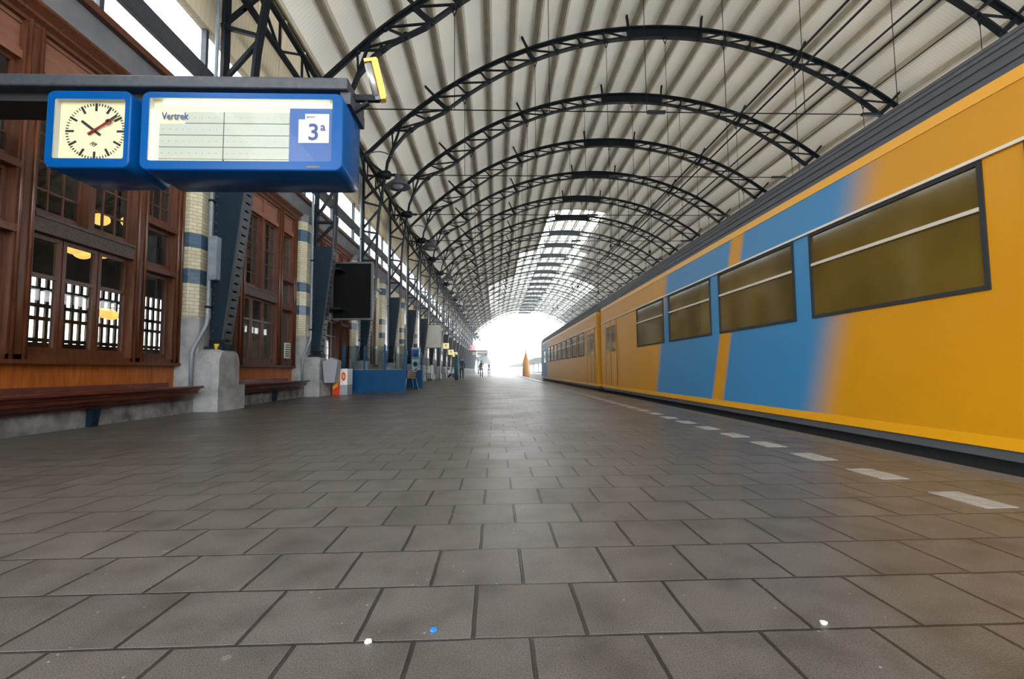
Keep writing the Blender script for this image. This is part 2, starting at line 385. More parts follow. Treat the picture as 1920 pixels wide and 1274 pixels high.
# small litter
for px, py, mt, nm, lb in ((-.17,1.29,'scrap_blue','paper_scrap','tiny blue scrap lying on the paving near the camera'),
                           (-.33,1.245,'scrap_white','pebble','small pale pebble lying in a paving joint near the camera'),
                           (.88,1.27,'scrap_white','paper_scrap','small white scrap on the paving left of the platform line')):
    q = MB().prism([(px-.008,py-.004),(px,py-.008),(px+.01,py-.002),(px+.006,py+.006),(px-.006,py+.007)], .0, .006, 'Z').build(nm, mt); tag(q, lb, 'litter')

# ------------------------------------------------------------------ roof vault
PH = math.asin((CX + 5.45) / (RT + .62))
def arc(r, a0, a1, n): return [(CX + r*math.sin(a0 + (a1-a0)*i/n), CZ + r*math.cos(a0 + (a1-a0)*i/n)) for i in range(n + 1)]
ceil = empty('ceiling', (0,0,0)); tag(ceil, kind='structure')
NP = 26
GL0 = colY(7)                                       # from here on the crown is glazed
dphi = 2*PH / NP
def shell(y0, y1, i0, i1, name, material, th=.05):
    p = arc(RT + .62, -PH + dphi*i0, -PH + dphi*i1, max(2, (i1-i0)*2)); q = arc(RT + .62 + th, -PH + dphi*i0, -PH + dphi*i1, max(2, (i1-i0)*2))
    return MB().prism(p + q[::-1], y0, y1).build(name, material, ceil)
shell(-12, GL0, 0, NP, 'roof_deck', 'roof_boards')
gb = MB()
for g0, g1, i0, i1 in ((GL0, colY(10), 11, 16), (colY(10), colY(13), 9, 17), (colY(13), YE, 5, 21)):
    shell(g0, g1, 0, i0, 'roof_deck', 'roof_boards'); shell(g0, g1, i1, NP, 'roof_deck', 'roof_boards')
    shell(g0, g1, i0, i1, 'roof_glazing', 'glass_clear', .02)
    y = g0
    while y < g1:
        p = arc(RT + .6, -PH + dphi*i0, -PH + dphi*i1, (i1-i0)*2); gb.path([(a, y, c) for a, c in p], .12, .08); y += 1.1875
gb.build('glazing_bars', 'purlin_paint', ceil)
for i in range(NP + 1):
    a = -PH + dphi*i
    def pt(r, t): return (CX + r*math.sin(a) + t*math.cos(a), CZ + r*math.cos(a) - t*math.sin(a))
    sec = [pt(RT+.30,-.045), pt(RT+.30,.045), pt(RT+.50,.05), pt(RT+.625,.16), pt(RT+.625,-.16), pt(RT+.50,-.05)]
    MB().prism(sec, -12, YE).build('purlin', 'purlin_paint', ceil)

# ------------------------------------------------------------------ arch truss (one, then copied)
def P3(dx, H): return (CX + dx, 0, H + .69)
def topP(phi): return (CX + RT*math.sin(phi), 0, CZ + RT*math.cos(phi))
def dep(phi): return .42 + .42*(abs(phi)/.70)**2
def botP(phi):
    r = RT - dep(phi); return (CX + r*math.sin(phi), 0, CZ + r*math.cos(phi))
HUB = (-4.38, 8.6)
def make_truss():
    t = empty('roof_truss', (0, colY(0), 0), 'x', 'roof truss', 'arched roof trusses of the train hall', 'thing')
    st = 1.1 / RT; crown = 1.55 / RT
    PT = .745                                       # where the regular part ends
    n = 40
    top = [topP(-PT + 2*PT*i/n) for i in range(n + 1)]
    tl = [(-5.25, 0, 9.35)]; trr = [(2*CX + 5.25, 0, 9.35)]
    MB().path(tl + top + trr, .22, .075).path(tl + [(a, 0, c - .06) for a, _, c in top] + trr, .05, .1).build('top_chord', 'black_steel', t)
    PB = .64
    bot = [botP(-PB + 2*PB*i/n) for i in range(n + 1)]
    e = [(-HUB[0] + 0, 0)]
    bl = [(HUB[0], 0, HUB[1]), (HUB[0]+.06, 0, HUB[1]+.5), (HUB[0]+.28, 0, HUB[1]+1.05), (HUB[0]+.72, 0, HUB[1]+1.62), (HUB[0]+1.25, 0, HUB[1]+2.06)]
    bot = [p for p in bot if bl[-1][0] + .4 < p[0] < 2*CX - bl[-1][0] - .4]
    brr = [(2*CX - x, 0, z) for x, _, z in reversed(bl)]
    full = bl + bot + brr
    MB().path(full, .20, .07).build('bottom_chord', 'black_steel', t)
    def onbot(x):
        for a, b2 in zip(full, full[1:]):
            if a[0] <= x <= b2[0]: f = (x-a[0])/(b2[0]-a[0]); return (x, 0, a[2] + f*(b2[2]-a[2]))
        return full[0] if x < full[0][0] else full[-1]
    k = 0; struts = []; webs = {}
    for sg in (-1, 1):
        web = webs[sg] = MB()
        phis = [sg*(crown + st*j) for j in range(11)]
        for j, ph in enumerate(phis):
            T = topP(ph); B = onbot(CX + (RT - dep(ph))*math.sin(ph*.985))
            if j == 0 or j == 4 or j == 8: struts.append((ph, T, B))
            else: web.bar(T, B, .07, .06)
            if j + 1 < len(phis):                   # long diagonal runs from the outer top node to the inner bottom node
                T2 = topP(phis[j+1]); web.bar(T2, B, .06, .055)
        hx = HUB[0] if sg < 0 else 2*CX - HUB[0]; ex = -5.25 if sg < 0 else 2*CX + 5.25
        T = topP(phis[-1]); web.bar(T, (hx + -sg*.28, 0, HUB[1]+1.05), .06, .06)
        web.bar((hx - sg*.06, 0, HUB[1]+.5), topP(sg*.735), .08, .07)
        web.bar((hx, 0, HUB[1]), (ex, 0, 9.3), .12, .09)
        web.bar((hx - sg*.28, 0, HUB[1]+1.05), topP(sg*.735), .06, .06)
    # gusset plates at the bottom nodes
    for sg in (-1, 1):
        web = webs[sg]
        for j in range(11):
            ph = sg*(crown + st*j); B = onbot(CX + (RT - dep(ph))*math.sin(ph*.985)); T = topP(ph)
            web.lathe([(.0001,-.05),(.11,-.05),(.11,.05),(.0001,.05)], (B[0], 0, B[2]+.03), 8, axis='Y')
            web.lathe([(.0001,-.05),(.10,-.05),(.10,.05),(.0001,.05)], (T[0], 0, T[2]-.03), 8, axis='Y')
    for sg in (-1, 1): webs[sg].build('web_lattice', 'black_steel', t)
    p = [topP(-crown + 2*crown*i/8) for i in range(9)]; q = [botP(-crown + 2*crown*i/8) for i in range(9)]
    MB().prism([(a, c) for a, _, c in p] + [(a, c) for a, _, c in q][::-1], -.03, .03).build('crown_plate', 'black_steel', t)
    for ph, T, B in struts:
        O = (CX + (RT+.58)*math.sin(ph), 0, CZ + (RT+.58)*math.cos(ph))
        MB().bar(B, O, .13, .07).bar(B, T, .12, .15).build('brace_strut', 'black_steel', t)
    tz = HUB[1]; xr = 2*CX - HUB[0]
    MB().tube([(HUB[0], 0, tz), (xr, 0, tz)], .018, 6).build('tie_rod', 'cable', t)
    for x in (CX - 2.2, CX + 4.6):
        MB().box(x-.28, x+.28, -.05, .05, tz-.04, tz+.04).build('turnbuckle', 'black_steel', t)
    for hx in (-8.4, -5.5, -2.5, 0, 2.5, 5.5, 8.4):
        x = CX + hx; zb = onbot(x)[2]
        h = MB().tube([(x, 0, tz), (x, 0, zb - .3)], .011, 5)
        h.lathe([(.0001,-.06),(.05,-.05),(.05,.05),(.0001,.06)], (x, 0, zb-.02), 8)
        h.tube([(x, 0, zb-.3), (x-.1, 0, zb)], .02, 5).tube([(x, 0, zb-.3), (x+.1, 0, zb)], .02, 5)
        h.build('hanger', 'cable', t)
    for sx, hx in ((1, HUB[0]), (-1, xr)):
        MB().lathe([(.05,-.34),(.13,-.30),(.17,-.12),(.19,0),(.17,.13),(.12,.2),(.06,.22),(.06,.45),(.03,.46)] if sx > 0 else
                   [(.03,-.46),(.06,-.45),(.06,-.22),(.12,-.2),(.17,-.13),(.19,0),(.17,.12),(.13,.30),(.05,.34)], (hx, 0, tz), 14, axis='X').build('hub_casting', 'black_steel', t)
    return t
truss0 = make_truss()
tl_lab = {0: 'dark iron roof truss end above the blue departure board, nearest of the arches',
          1: 'dark roof truss cut off by the top of the photo, foot at the yellow lamp',
          2: 'first dark arched roof truss whose whole crown shows, largest in the photo'}
for k in range(NB):
    o = truss0 if k == 0 else copy_tree(truss0, (0, colY(k), 0))
    o['label'] = tl_lab.get(k, 'dark arched roof truss, %s full arch counted from the camera' % ORD[max(k-2, 0)])

# ------------------------------------------------------------------ columns
def make_column():
    t = empty('platform_column', (0, colY(0), 0), 'x', 'column', 'riveted iron columns along the building', 'thing')
    # stone plinth with rounded shoulders, profile in Y-Z
    prof = [(-.46,0),(.42,0),(.42,.46),(-.46,.46)]
    pl = MB(); x0, x1 = -5.355, -4.98
    pl.prism([(y_, z_) for y_, z_ in prof if z_ <= .47], x0, -4.92, 'X')
    up = [(-.39,.46),(.36,.46),(.36,.90),(.335,1.0),(.28,1.08),(.20,1.12),(-.24,1.12),(-.31,1.08),(-.365,1.0),(-.39,.90)]
    pl.prism(up, x0, x1 - .1, 'X')
    inn = [(a*.88, .46 if c == .46 else .46 + (c-.46)*.95) for a, c in up]
    o = len(pl.v)
    pl.add([(x1-.1, a, c) for a, c in up] + [(x1, a, c) for a, c in inn], [(i, (i+1) % 10, 10 + (i+1) % 10, 10 + i) for i in range(10)] + [tuple(10 + i for i in range(10))])
    pl.build('stone_plinth', 'stone', t)
    # tapered web plates
    inner = [(-5.07,1.1),(-4.74,4.0),(-4.68,5.3)]
    w = MB()
    for yy in (-.14, .10): w.prism([(-5.28,1.1),(-5.07,1.1),(-4.86,3.0),(-4.74,4.0),(-4.72,4.35),(-5.28,4.35)], yy, yy+.02)
    w.prism([(-5.28,1.1),(-5.26,1.1),(-5.26,4.35),(-5.28,4.35)], -.12, .10)
    w.box(-5.34, -5.0, -.22, .2, 1.1, 1.17)
    w.build('web_plate', 'navy_steel', t)
    # inner flange with battens
    f = MB(); zz = 1.15
    def xi(z): return -5.07 + (z-1.1)*(.33/2.9) if z < 4 else -4.74 + (z-4)*.05
    for yy in (-.12, .11): f.path([(xi(z), yy, z) for z in (1.1, 2.5, 4.0, 5.3)], .07, .03)
    while zz < 4.3:
        f.bar((xi(zz)+.01, -.005, zz), (xi(zz+.12)+.01, -.005, zz+.12), .26, .02); zz += .155
    f.build('flange_battens', 'beam_grey', t)
    rv = MB(); zz = 1.2
    while zz < 4.3:
        for yy in (-.10, .09): rv.lathe([(.0001,0),(.014,0),(.010,.010),(.0001,.012)], (xi(zz)+.02, yy, zz), 6, axis='X')
        zz += .155
    for i in range(18): rv.lathe([(.0001,-.012),(.010,-.010),(.014,0),(.0001,0)], (-5.24, -.14, 1.3 + i*.17), 6, axis='Y')
    rv.build('rivets', 'grey_steel', t)
    # upper lattice bracket that carries the arch foot
    u = MB()
    cur = [(xi(4.3), 0, 4.3), (-4.72, 0, 5.3), (-4.70, 0, 6.2), (-4.64, 0, 7.0), (-4.54, 0, 7.7), (HUB[0]-.02, 0, HUB[1])]
    u.path(cur, .20, .06); u.path([(-5.26, 0, 4.3), (-5.26, 0, 9.35)], .20, .07)
    for a, b_ in (((-5.34,5.1),(-4.72,5.1)), ((-5.34,5.1),(-4.70,6.2)), ((-5.34,6.3),(-4.70,6.2)), ((-5.34,6.3),(-4.62,7.2)), ((-5.34,7.5),(-4.6,7.3)),
                  ((-5.34,7.5),(-4.42,8.35)), ((-5.34,8.6),(-4.42,8.5)), ((-5.34,4.4),(-4.72,5.1))):
        u.bar((a[0],0,a[1]), (b_[0],0,b_[1]), .08, .07)
    u.build('arch_bracket', 'black_steel', t)
    # foot ornament, drain pipe
    MB().path([(-5.3,0,1.12),(-5.1,0,1.25),(-5.02,0,1.2),(-5.0,0,1.13)], .34, .03).box(-5.26,-5.0,-.20,-.17,1.12,1.3).build('foot_casting', 'black_steel', t)
    pp = MB().tube([(-5.41,-.44,.44),(-5.41,-.44,1.05),(-5.39,-.42,1.15),(-5.29,-.26,1.55),(-5.28,-.24,1.66),(-5.28,-.24,9.4)], .034, 10)
    dp = pp.build('drainpipe', 'pipe_grey', t)
    cl = MB()
    for z in (1.9, 3.9, 5.9): cl.lathe([(.0001,-.02),(.048,-.02),(.048,.02),(.0001,.02)], (-5.28,-.24,z), 12).box(-5.30,-5.26,-.22,-.12,z-.015,z+.015)
    cl.build('pipe_clip', 'black_steel', dp)
    return t
col0 = make_column()
c_lab = {0: 'tapered navy iron column on a stone plinth with the slim grey box, nearest in view',
         1: 'tapered navy iron column on a stone plinth beside the grey litter bin'}
for k in range(NB):
    o = col0 if k == 0 else copy_tree(col0, (0, colY(k), 0))
    o['label'] = c_lab.get(k, 'dark tapered iron column, %s in the row counted from the camera' % ORD[k])

# eaves girder that links the columns lengthwise
g = empty('eaves_girder', (-4.78, 0, 0), 'long dark lattice girder linking the column heads along the platform', 'girder', kind='thing')
for z in (8.6, 7.85): MB().box(-.05, .05, colY(-1), YE, z-.05, z+.05).build('girder_chord', 'black_steel', g)
wb = MB(); y = colY(-1); s = 0
while y < YE - 1.2:
    wb.bar((0, y, 7.85 if s else 8.6), (0, y+1.1875, 8.6 if s else 7.85), .05, .05, (1,0,0)).bar((0, y, 7.85), (0, y, 8.6), .05, .04, (1,0,0)); y += 1.1875; s = 1 - s
wb.build('girder_web', 'black_steel', g)

# ------------------------------------------------------------------ left side: upper wall, clerestory, soffit
wl = MB().box(FX-.25, FX, -2, YE, 5.2, 5.86).build('wall_left', 'plaster_grey'); tag(wl, kind='structure')
MB().box(FX-.02, FX+.10, -2, YE, 5.76, 5.86).build('cornice', 'wood_dark', wl)
cl = empty('window_20', (0,0,0)); tag(cl, kind='structure')
fr = MB()
for z0, z1 in ((5.86,5.89),(6.38,6.64),(7.45,7.5)): fr.box(FX-.10, FX+.08, -2, YE, z0, z1)
y = colY(-1) - BAY/2
while y < YE: fr.box(FX-.05, FX+.05, y-.04, y+.04, 5.86, 7.5); y += BAY/2
fr.build('clerestory_frame', 'beam_grey', cl)
for k in range(-1, NB):
    y = colY(k)
    for z0, z1 in ((5.89,6.38),(6.64,7.45)): MB().box(FX-.01, FX, y-BAY/2+.05, y+BAY/2-.05, z0, z1).build('pane', 'glass_clear', cl)
sf = MB().prism([(FX+.1,7.5),(FX+.1,7.42),(FX-.06,7.42),(-5.52,9.9),(-5.40,9.8)], -12, YE).build('ceiling_edge', 'soffit_boards'); tag(sf, kind='structure')
rb = MB(); y = 3.3
while y < YE: rb.bar((FX+.12,y,7.5), (-5.36,y,9.75), .06, .05); y += BAY/4
rb.build('soffit_rib', 'soffit_boards', sf)

# ------------------------------------------------------------------ wooden window bays (Y given for the bay before column 0)
def make_bay():
    t = empty('window_1', (0, 0, 0)); tag(t, kind='structure')
    X = FX
    def post(y0, y1, z0, z1, out=0, name='post', mt='wood_dark'):
        b = MB().box(X-.16, X+.02+out, y0, y1, z0, z1)
        if y1 - y0 > .15: b.tube([(X+.03+out, y0+.05, z0), (X+.03+out, y0+.05, z1)], .022, 8).tube([(X+.03+out, y1-.05, z0), (X+.03+out, y1-.05, z1)], .022, 8)
        return b.build(name, mt, t)
    YA, YB = 4.24, 8.18
    for y0, y1 in ((YA,4.62),(5.25,5.50),(7.08,7.33),(7.98,YB)): post(y0, y1, .82, 5.0, .03)
    # plank panelling below, sill
    pb = MB(); y = YA; i = 0
    while y < YB - .01:
        y2 = min(y + .26, YB); pb.box(X-.12, X-.02 + (.004 if i % 2 else 0), y+.003, y2-.003, .40, .83); y = y2; i += 1
    pb.build('plank_panel', 'wood_orange', t)
    MB().box(X-.14, X+.10, YA, YB, .82, .87).box(X-.14, X+.05, YA, YB, .87, .93).build('window_sill', 'wood_dark', t)
    # carved transom over the big window, thin transoms over the side lights
    MB().box(X-.14, X+.04, 5.50, 7.08, 2.46, 2.66).box(X-.14,X+.06,5.50,7.08,2.64,2.68).build('carved_transom', 'wood_carved', t)
    for y0, y1 in ((4.62,5.25),(7.33,7.98)):
        for z in (2.36, 3.13): MB().box(X-.14, X+.07, y0-.03, y1+.03, z, z+.09).build('transom', 'wood_dark', t)
    # top: header, panel, cornice
    MB().box(X-.14, X+.03, YA, YB, 4.46, 4.56).box(X-.14, X-.02, YA, YB, 4.56, 4.95).build('header_panel', 'wood_red', t)
    bt = MB()
    for y in (4.35, 5.3, 6.3, 7.12, 8.05): bt.box(X-.1, X+.02, y, y+.12, 4.56, 4.95)
    for y0, y1 in ((4.47,5.3),(5.42,6.3),(6.42,7.12),(7.24,8.05)):
        bt.box(X-.1,X,y0,y1,4.56,4.60).box(X-.1,X,y0,y1,4.90,4.95)
    bt.build('panel_moulding', 'wood_red', t)
    MB().prism([(X-.14,4.95),(X+.06,4.95),(X+.06,5.0),(X+.12,5.04),(X+.12,5.08),(X+.20,5.16),(X+.20,5.2),(X-.14,5.2)], YA, YB).build('cornice', 'wood_dark', t)
    # sashes
    def sash(y0, y1, z0, z1, midz=None, nx=0, nz=0, fw=.045):
        b = MB(); xa, xb = X-.11, X-.05
        b.box(xa,xb,y0,y0+fw,z0,z1).box(xa,xb,y1-fw,y1,z0,z1).box(xa,xb,y0+fw,y1-fw,z0,z0+fw*2.0).box(xa,xb,y0+fw,y1-fw,z1-fw,z1)
        if midz: b.box(xa,xb,y0+fw,y1-fw,midz-.022,midz+.022)
        for i in range(1, nx): yy = y0+fw + (y1-y0-2*fw)*i/nx; b.box(X-.095,X-.065,yy-.010,yy+.010,z0+fw,z1-fw)
        for i in range(1, nz): zz = z0 + (z1-z0)*i/nz; b.box(X-.094,X-.066,y0+fw,y1-fw,zz-.010,zz+.010)
        s = b.build('sash', 'wood_dark', t)
        MB().box(X-.083, X-.077, y0+fw, y1-fw, z0+fw, z1-fw).build('pane', 'glass_window', s)
    for y0, y1 in ((5.50,5.98),(6.0,6.53),(6.55,7.08)): sash(y0, y1, .93, 2.46, 1.93, fw=.05)
    for y0, y1 in ((4.62,5.25),(7.33,7.98)):
        sash(y0, y1, .93, 2.36); sash(y0, y1, 2.45, 3.13); sash(y0, y1, 3.22, 4.46, None, 3, 4)
    post(6.24, 6.34, 2.68, 4.46, .02)
    for y0, y1 in ((5.50,6.24),(6.34,7.08)): sash(y0, y1, 2.68, 4.46, None, 3, 5)
    return t
bay0 = make_bay()
bay0.location.y = DY
copy_tree(bay0, (0, BAY+DY, 0)).name = 'window_2'
copy_tree(bay0, (0, 2*BAY+DY, 0)).name = 'window_3'

# stone base and benches
sb = MB().box(FX-.1, -5.34, -2, colY(0)-.47, 0, .30)
for k in range(0, NB): sb.box(FX-.1, -5.34, colY(k)+.43, colY(k+1)-.47, 0, .30)
st = sb.build('baseboard_left', 'stone_dark'); tag(st, kind='structure')
def bench(y0, y1, label):
    t = empty('bench', (0, y0, 0), label, 'bench', 'wooden wall benches between the columns'); n = y1 - y0
    prof = [(FX,.44),(-5.12,.46),(-5.03,.475),(-5.0,.46),(-5.0,.435),(-5.06,.42),(-5.08,.40),(-5.08,.385),(-5.10,.375),(-5.10,.34),(-5.16,.32),(-5.18,.29),(-5.24,.27),(-5.26,.24),(-5.60,.24)]
    # mitred ends
    MB().prism(prof, 0, n).build('seat_ledge', 'wood_bench', t)
    MB().prism([(FX+.0,.45),(FX+.07,.45),(FX+.05,.53),(FX+.0,.53)], 0, n).build('back_moulding', 'wood_bench', t)
    br = n*.6
    for yb in (br,): MB().prism([(-5.34,.0),(-5.28,.0),(-5.25,.24),(-5.34,.24)], yb-.06, yb+.06).build('bracket', 'navy_steel', t)
bench(3.6, 8.18, 'dark red wooden bench ledge under the nearest window bay')
bench(colY(0)+.44, colY(1)-.90, 'dark red wooden bench ledge between the first two stone plinths')
# tiled piers
def make_pier():
    Y = colY(0)
    t = empty('wall_pier', (0,0,0)); tag(t, kind='structure')
    poly = [(FX-.2,8.30),(FX+.14,8.30),(FX+.27,8.44),(FX+.27,9.02),(FX+.14,9.10),(FX-.2,9.10)]
    MB().prism(poly, 1.70, 5.2, 'Z').build('tiled_shaft', 'pier_tiles', t)
    big = [(FX-.2,8.27),(FX+.16,8.27),(FX+.30,8.42),(FX+.30,9.05),(FX+.16,9.13),(FX-.2,9.13)]
    MB().prism(big, 0, 1.70, 'Z').build('stone_foot', 'stone', t)
    MB().prism(big, 5.0, 5.2, 'Z').build('capital', 'plaster_grey', t)
    return t
pier0 = make_pier()
for k in range(-1, NB):
    if k: copy_tree(pier0, (0, k*BAY+.14, 0))
pier0.location.y = .14

# plaster bays further along (two kinds)
def make_plaster(kind):
    t = empty('wall_section', (0,0,0)); tag(t, kind='structure'); X = FX; a, b_ = 4.38, 8.27
    if kind == 0:       # tall window beside a door
        ops = [(4.9, 6.1, 0, 2.3), (6.6, 7.8, 1.0, 4.2)]
    else:
        ops = [(5.0, 7.6, 0, 3.0)]
    w = MB(); ys = sorted({a, b_} | {v for o in ops for v in o[:2]})
    for y0, y1 in zip(ys, ys[1:]):
        hit = [o for o in ops if o[0] <= y0 < o[1]]
        if not hit: w.box(X-.2, X, y0, y1, 0, 5.2)
        else:
            o = hit[0]
            if o[2] > 0: w.box(X-.2, X, y0, y1, 0, o[2])
            w.box(X-.2, X, y0, y1, o[3], 5.2)
    w.build('plaster', 'plaster_cream', t)
    for y0, y1, z0, z1 in ops:
        f = MB().box(X-.15,X-.05,y0,y0+.09,z0,z1).box(X-.15,X-.05,y1-.09,y1,z0,z1).box(X-.15,X-.05,y0,y1,z1-.09,z1)
        f.box(X-.13,X-.07,(y0+y1)/2-.04,(y0+y1)/2+.04,z0,z1).box(X-.13,X-.07,y0,y1,z0+(z1-z0)*.65,z0+(z1-z0)*.65+.07)
        if z0 == 0: f.box(X-.12,X-.08,y0,y1,0,.9)
        else: f.box(X-.2,X+.06,y0-.05,y1+.05,z0-.08,z0)
        fo = f.build('frame', 'wood_dark', t)
        MB().box(X-.105,X-.10,y0+.05,y1-.05,max(z0,.02),z1-.05).build('pane', 'glass_window', fo)
    MB().box(X-.2, X+.1, a, b_, 4.55, 4.66).build('string_course', 'stone', t)
    return t
pA, pB = make_plaster(0), make_plaster(1)
pA.location.y = 3*BAY+DY; pB.location.y = 4*BAY+DY
for k in range(5, NB): copy_tree(pA if k % 2 else pB, (0, k*BAY+DY, 0))

# far side of the hall: dark upper wall over a glazed screen
wr = MB().box(20.0, 20.2, -12, YE, 6.6, 10.1).build('wall_right', 'plaster_grey'); tag(wr, kind='structure')
ms = MB(); y = -12
while y < YE: ms.box(20.02, 20.16, y-.06, y+.06, -.95, 6.6); y += 1.1875
for z in (1.0, 2.4, 3.8, 5.2): ms.box(20.0, 20.18, -12, YE, z-.06, z+.06)
ms.build('screen_bars', 'black_steel', wr)
# building interior
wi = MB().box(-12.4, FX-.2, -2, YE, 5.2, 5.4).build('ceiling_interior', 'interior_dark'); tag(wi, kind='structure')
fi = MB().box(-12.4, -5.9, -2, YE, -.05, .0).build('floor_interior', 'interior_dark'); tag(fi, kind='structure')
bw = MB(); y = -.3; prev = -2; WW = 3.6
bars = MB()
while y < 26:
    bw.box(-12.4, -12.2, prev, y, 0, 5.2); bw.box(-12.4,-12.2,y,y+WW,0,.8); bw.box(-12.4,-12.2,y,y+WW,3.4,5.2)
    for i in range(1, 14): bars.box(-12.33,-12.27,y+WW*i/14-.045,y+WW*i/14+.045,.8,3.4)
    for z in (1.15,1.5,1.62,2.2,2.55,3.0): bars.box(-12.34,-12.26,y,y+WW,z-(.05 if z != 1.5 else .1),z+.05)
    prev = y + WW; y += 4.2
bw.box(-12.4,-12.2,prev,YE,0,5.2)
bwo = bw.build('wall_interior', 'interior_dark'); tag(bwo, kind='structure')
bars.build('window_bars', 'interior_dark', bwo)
for k in (-.6, 20.2, 60):
    q = MB().box(-12.2, FX-.2, k, k+.15, 0, 5.2).build('wall_partition', 'interior_dark'); tag(q, kind='structure')
def cluster(x, y, z, label, n=3, r=.14):
    t = empty('pendant_lamp', (x, y, z), label, 'lamp', 'glowing globe lamps in the cafe')
    MB().tube([(0,0,.1),(0,0,5.2-z)], .012, 6).lathe([(.0001,5.1-z),(.07,5.1-z),(.05,5.2-z),(.0001,5.2-z)], (0,0,0), 12).build('rod', 'black_steel', t)
    for i in range(n):
        a = 2*PI*i/n + .4; cx, cy = .23*math.cos(a), .23*math.sin(a)
        MB().tube([(0,0,.16),(cx,cy,.12)], .01, 6).build('arm', 'black_steel', t)
        MB().lathe([(r*math.sin(PI*j/10)+.0001, -r*math.cos(PI*j/10)*.8) for j in range(11)], (cx, cy, 0), 16).build('globe', 'globe_lamp', t)
cluster(-7.5, 8.66, 2.95, 'cluster of three glowing globes high in the middle light of the nearest window', r=.15)
cluster(-9.06, 11.3, 2.10, 'cluster of glowing yellow globes low behind the right light of the nearest big window', r=.15)
cluster(-7.6, 9.4, 3.75, 'glowing lamp behind the small upper panes of the nearest window', 2, .15)
cluster(-6.6, 5.15, 2.6, 'glowing orange lamp at the left edge of the photo behind glass', 2, .15)
# cafe counter with jars in the second bay
ct = empty('cafe_counter', (-6.9, 11.3, 0), 'wooden cafe counter behind the second wooden window bay', 'counter')
MB().box(-.35, .35, -1.4, 1.4, 0, .95).build('cabinet', 'wood_red', ct)
MB().box(-.42, .42, -1.5, 1.5, .95, 1.0).build('worktop', 'wood_dark', ct)
for i in range(5):
    j = MB().lathe([(.0001,0),(.05,0),(.055,.03),(.055,.16),(.035,.2),(.035,.24),(.0001,.24)], (-6.62, 10.25 + i*.17, 1.0), 12).build('jar', 'ad_white')
    tag(j, 'pale jar in the row on the cafe counter behind glass', 'jar', 'jars on the cafe counter')
for (x, y, lab) in ((-6.7, 6.1, 'small round cafe table inside the left light of the nearest window'), (-7.2, 7.3, 'small round cafe table inside the right light of the nearest window')):
    t = empty('cafe_table', (x, y, 0), lab, 'table')
    MB().lathe([(.0001,.72),(.36,.72),(.36,.75),(.0001,.75)], (0,0,0), 20).build('tabletop', 'wood_dark', t)
    MB().lathe([(.0001,0),(.22,0),(.22,.02),(.03,.05),(.03,.72),(.0001,.72)], (0,0,0), 12).build('pedestal', 'black_steel', t)
    pt = empty('potted_plant', (x, y, .75), 'green potted plant on the cafe table at ' + ('the left light' if x > -7 else 'the right light'), 'plant')
    MB().lathe([(.0001,0),(.06,0),(.08,.12),(.0001,.12)], (0,0,0), 12).build('pot', 'stone', pt)
    lv = MB()
    for i in range(26):
        a = random.random()*2*PI; h = .12 + random.random()*.28; r = .05 + random.random()*.16
        lv.add([(0,0,.1),(r*math.cos(a-.25)*.7, r*math.sin(a-.25)*.7, h*.8+.03),(r*math.cos(a), r*math.sin(a), h+.05),(r*math.cos(a+.25)*.7, r*math.sin(a+.25)*.7, h*.8+.03)], [(0,1,2,3)])
    lv.build('leaves', 'leaf', pt)
ex = empty('exit_sign', (-8.5, 12.95, 1.93), 'small green lit exit sign inside the cafe', 'sign')
MB().box(-.12, .12, -.02, .02, -.06, .06).build('sign_box', 'exit_green', ex); MB().tube([(0,0,.06),(0,0,3.27)], .008, 6).build('rod', 'black_steel', ex)

# ------------------------------------------------------------------ departure board, clock, beam
bm_ = empty('sign_beam', (0, 0, 0), 'grey steel beam carrying the clock and the departure board', 'beam', kind='thing')
MB().prism(rrect(4.37, 4.95, 3.42, 3.54, .02, 3), FX, -1.42, 'X').build('box_beam', 'beam_grey', bm_)
MB().box(-5.2, -1.55, 4.50, 4.85, 3.34, 3.42).build('cable_tray', 'under_black', bm_)
MB().box(-1.5, -1.40, 4.42, 4.9, 3.30, 3.42).build('end_plate', 'beam_grey', bm_)
MB().box(FX-.02, -5.5, 4.0, 5.2, 3.3, 3.62).build('wall_bracket', 'beam_grey', bm_)
def box_housing(x0, x1, z0, z1, yf, yb, wx, r, parent, back_inset=.0):
    """rounded housing with a recessed window wx=(x0,x1,z0,z1)"""
    outer = rrect(x0, x1, z0, z1, r); n = len(outer)
    small = rrect(x0+.012, x1-.012, z0+.012, z1-.012, max(r-.012, .01))
    inn = rrect(*wx, .018)
    dpt = .06; b = MB()
    vs = [(a, yf, c) for a, c in inn] + [(a, yf, c) for a, c in small] + [(a, yf+.015, c) for a, c in outer] + [(a, yb-.02, c) for a, c in outer] + [(a, yb, c) for a, c in small]
    fs = []
    for L_ in range(4):
        for i in range(n): fs.append((L_*n+i, L_*n+(i+1) % n, (L_+1)*n+(i+1) % n, (L_+1)*n+i))
    fs.append(tuple(4*n + i for i in range(n)))
    b.add(vs, fs, 0)
    for i in range(len(b.sm)): b.sm[i] = n*0 == 0 and n <= i < 4*n
    o = b.build('housing', 'blue_paint', parent)
    rv = MB().add([(a, yf, c) for a, c in inn] + [(a, yf+dpt, c) for a, c in inn], [(i, (i+1) % n, n+(i+1) % n, n+i) for i in range(n)] )
    rv.build('window_reveal', 'reveal', parent, fix=False)
    return dpt
YF = 4.3
def px(x): return (x - 929) / 870 * YF
def pz(y): return .69 + (695 - y) / 870 * YF
db = empty('departure_board', (0, 0, 0), 'large blue departure board reading Vertrek with platform number 3a, hanging nearest the camera', 'sign')
BX0, BX1, BZ0, BZ1 = -3.30, -1.43, 2.575, 3.335
wx = (-3.22, -1.53, 2.665, 3.27)
box_housing(BX0, BX1, BZ0, BZ1, YF, YF+.56, wx, .075, db)
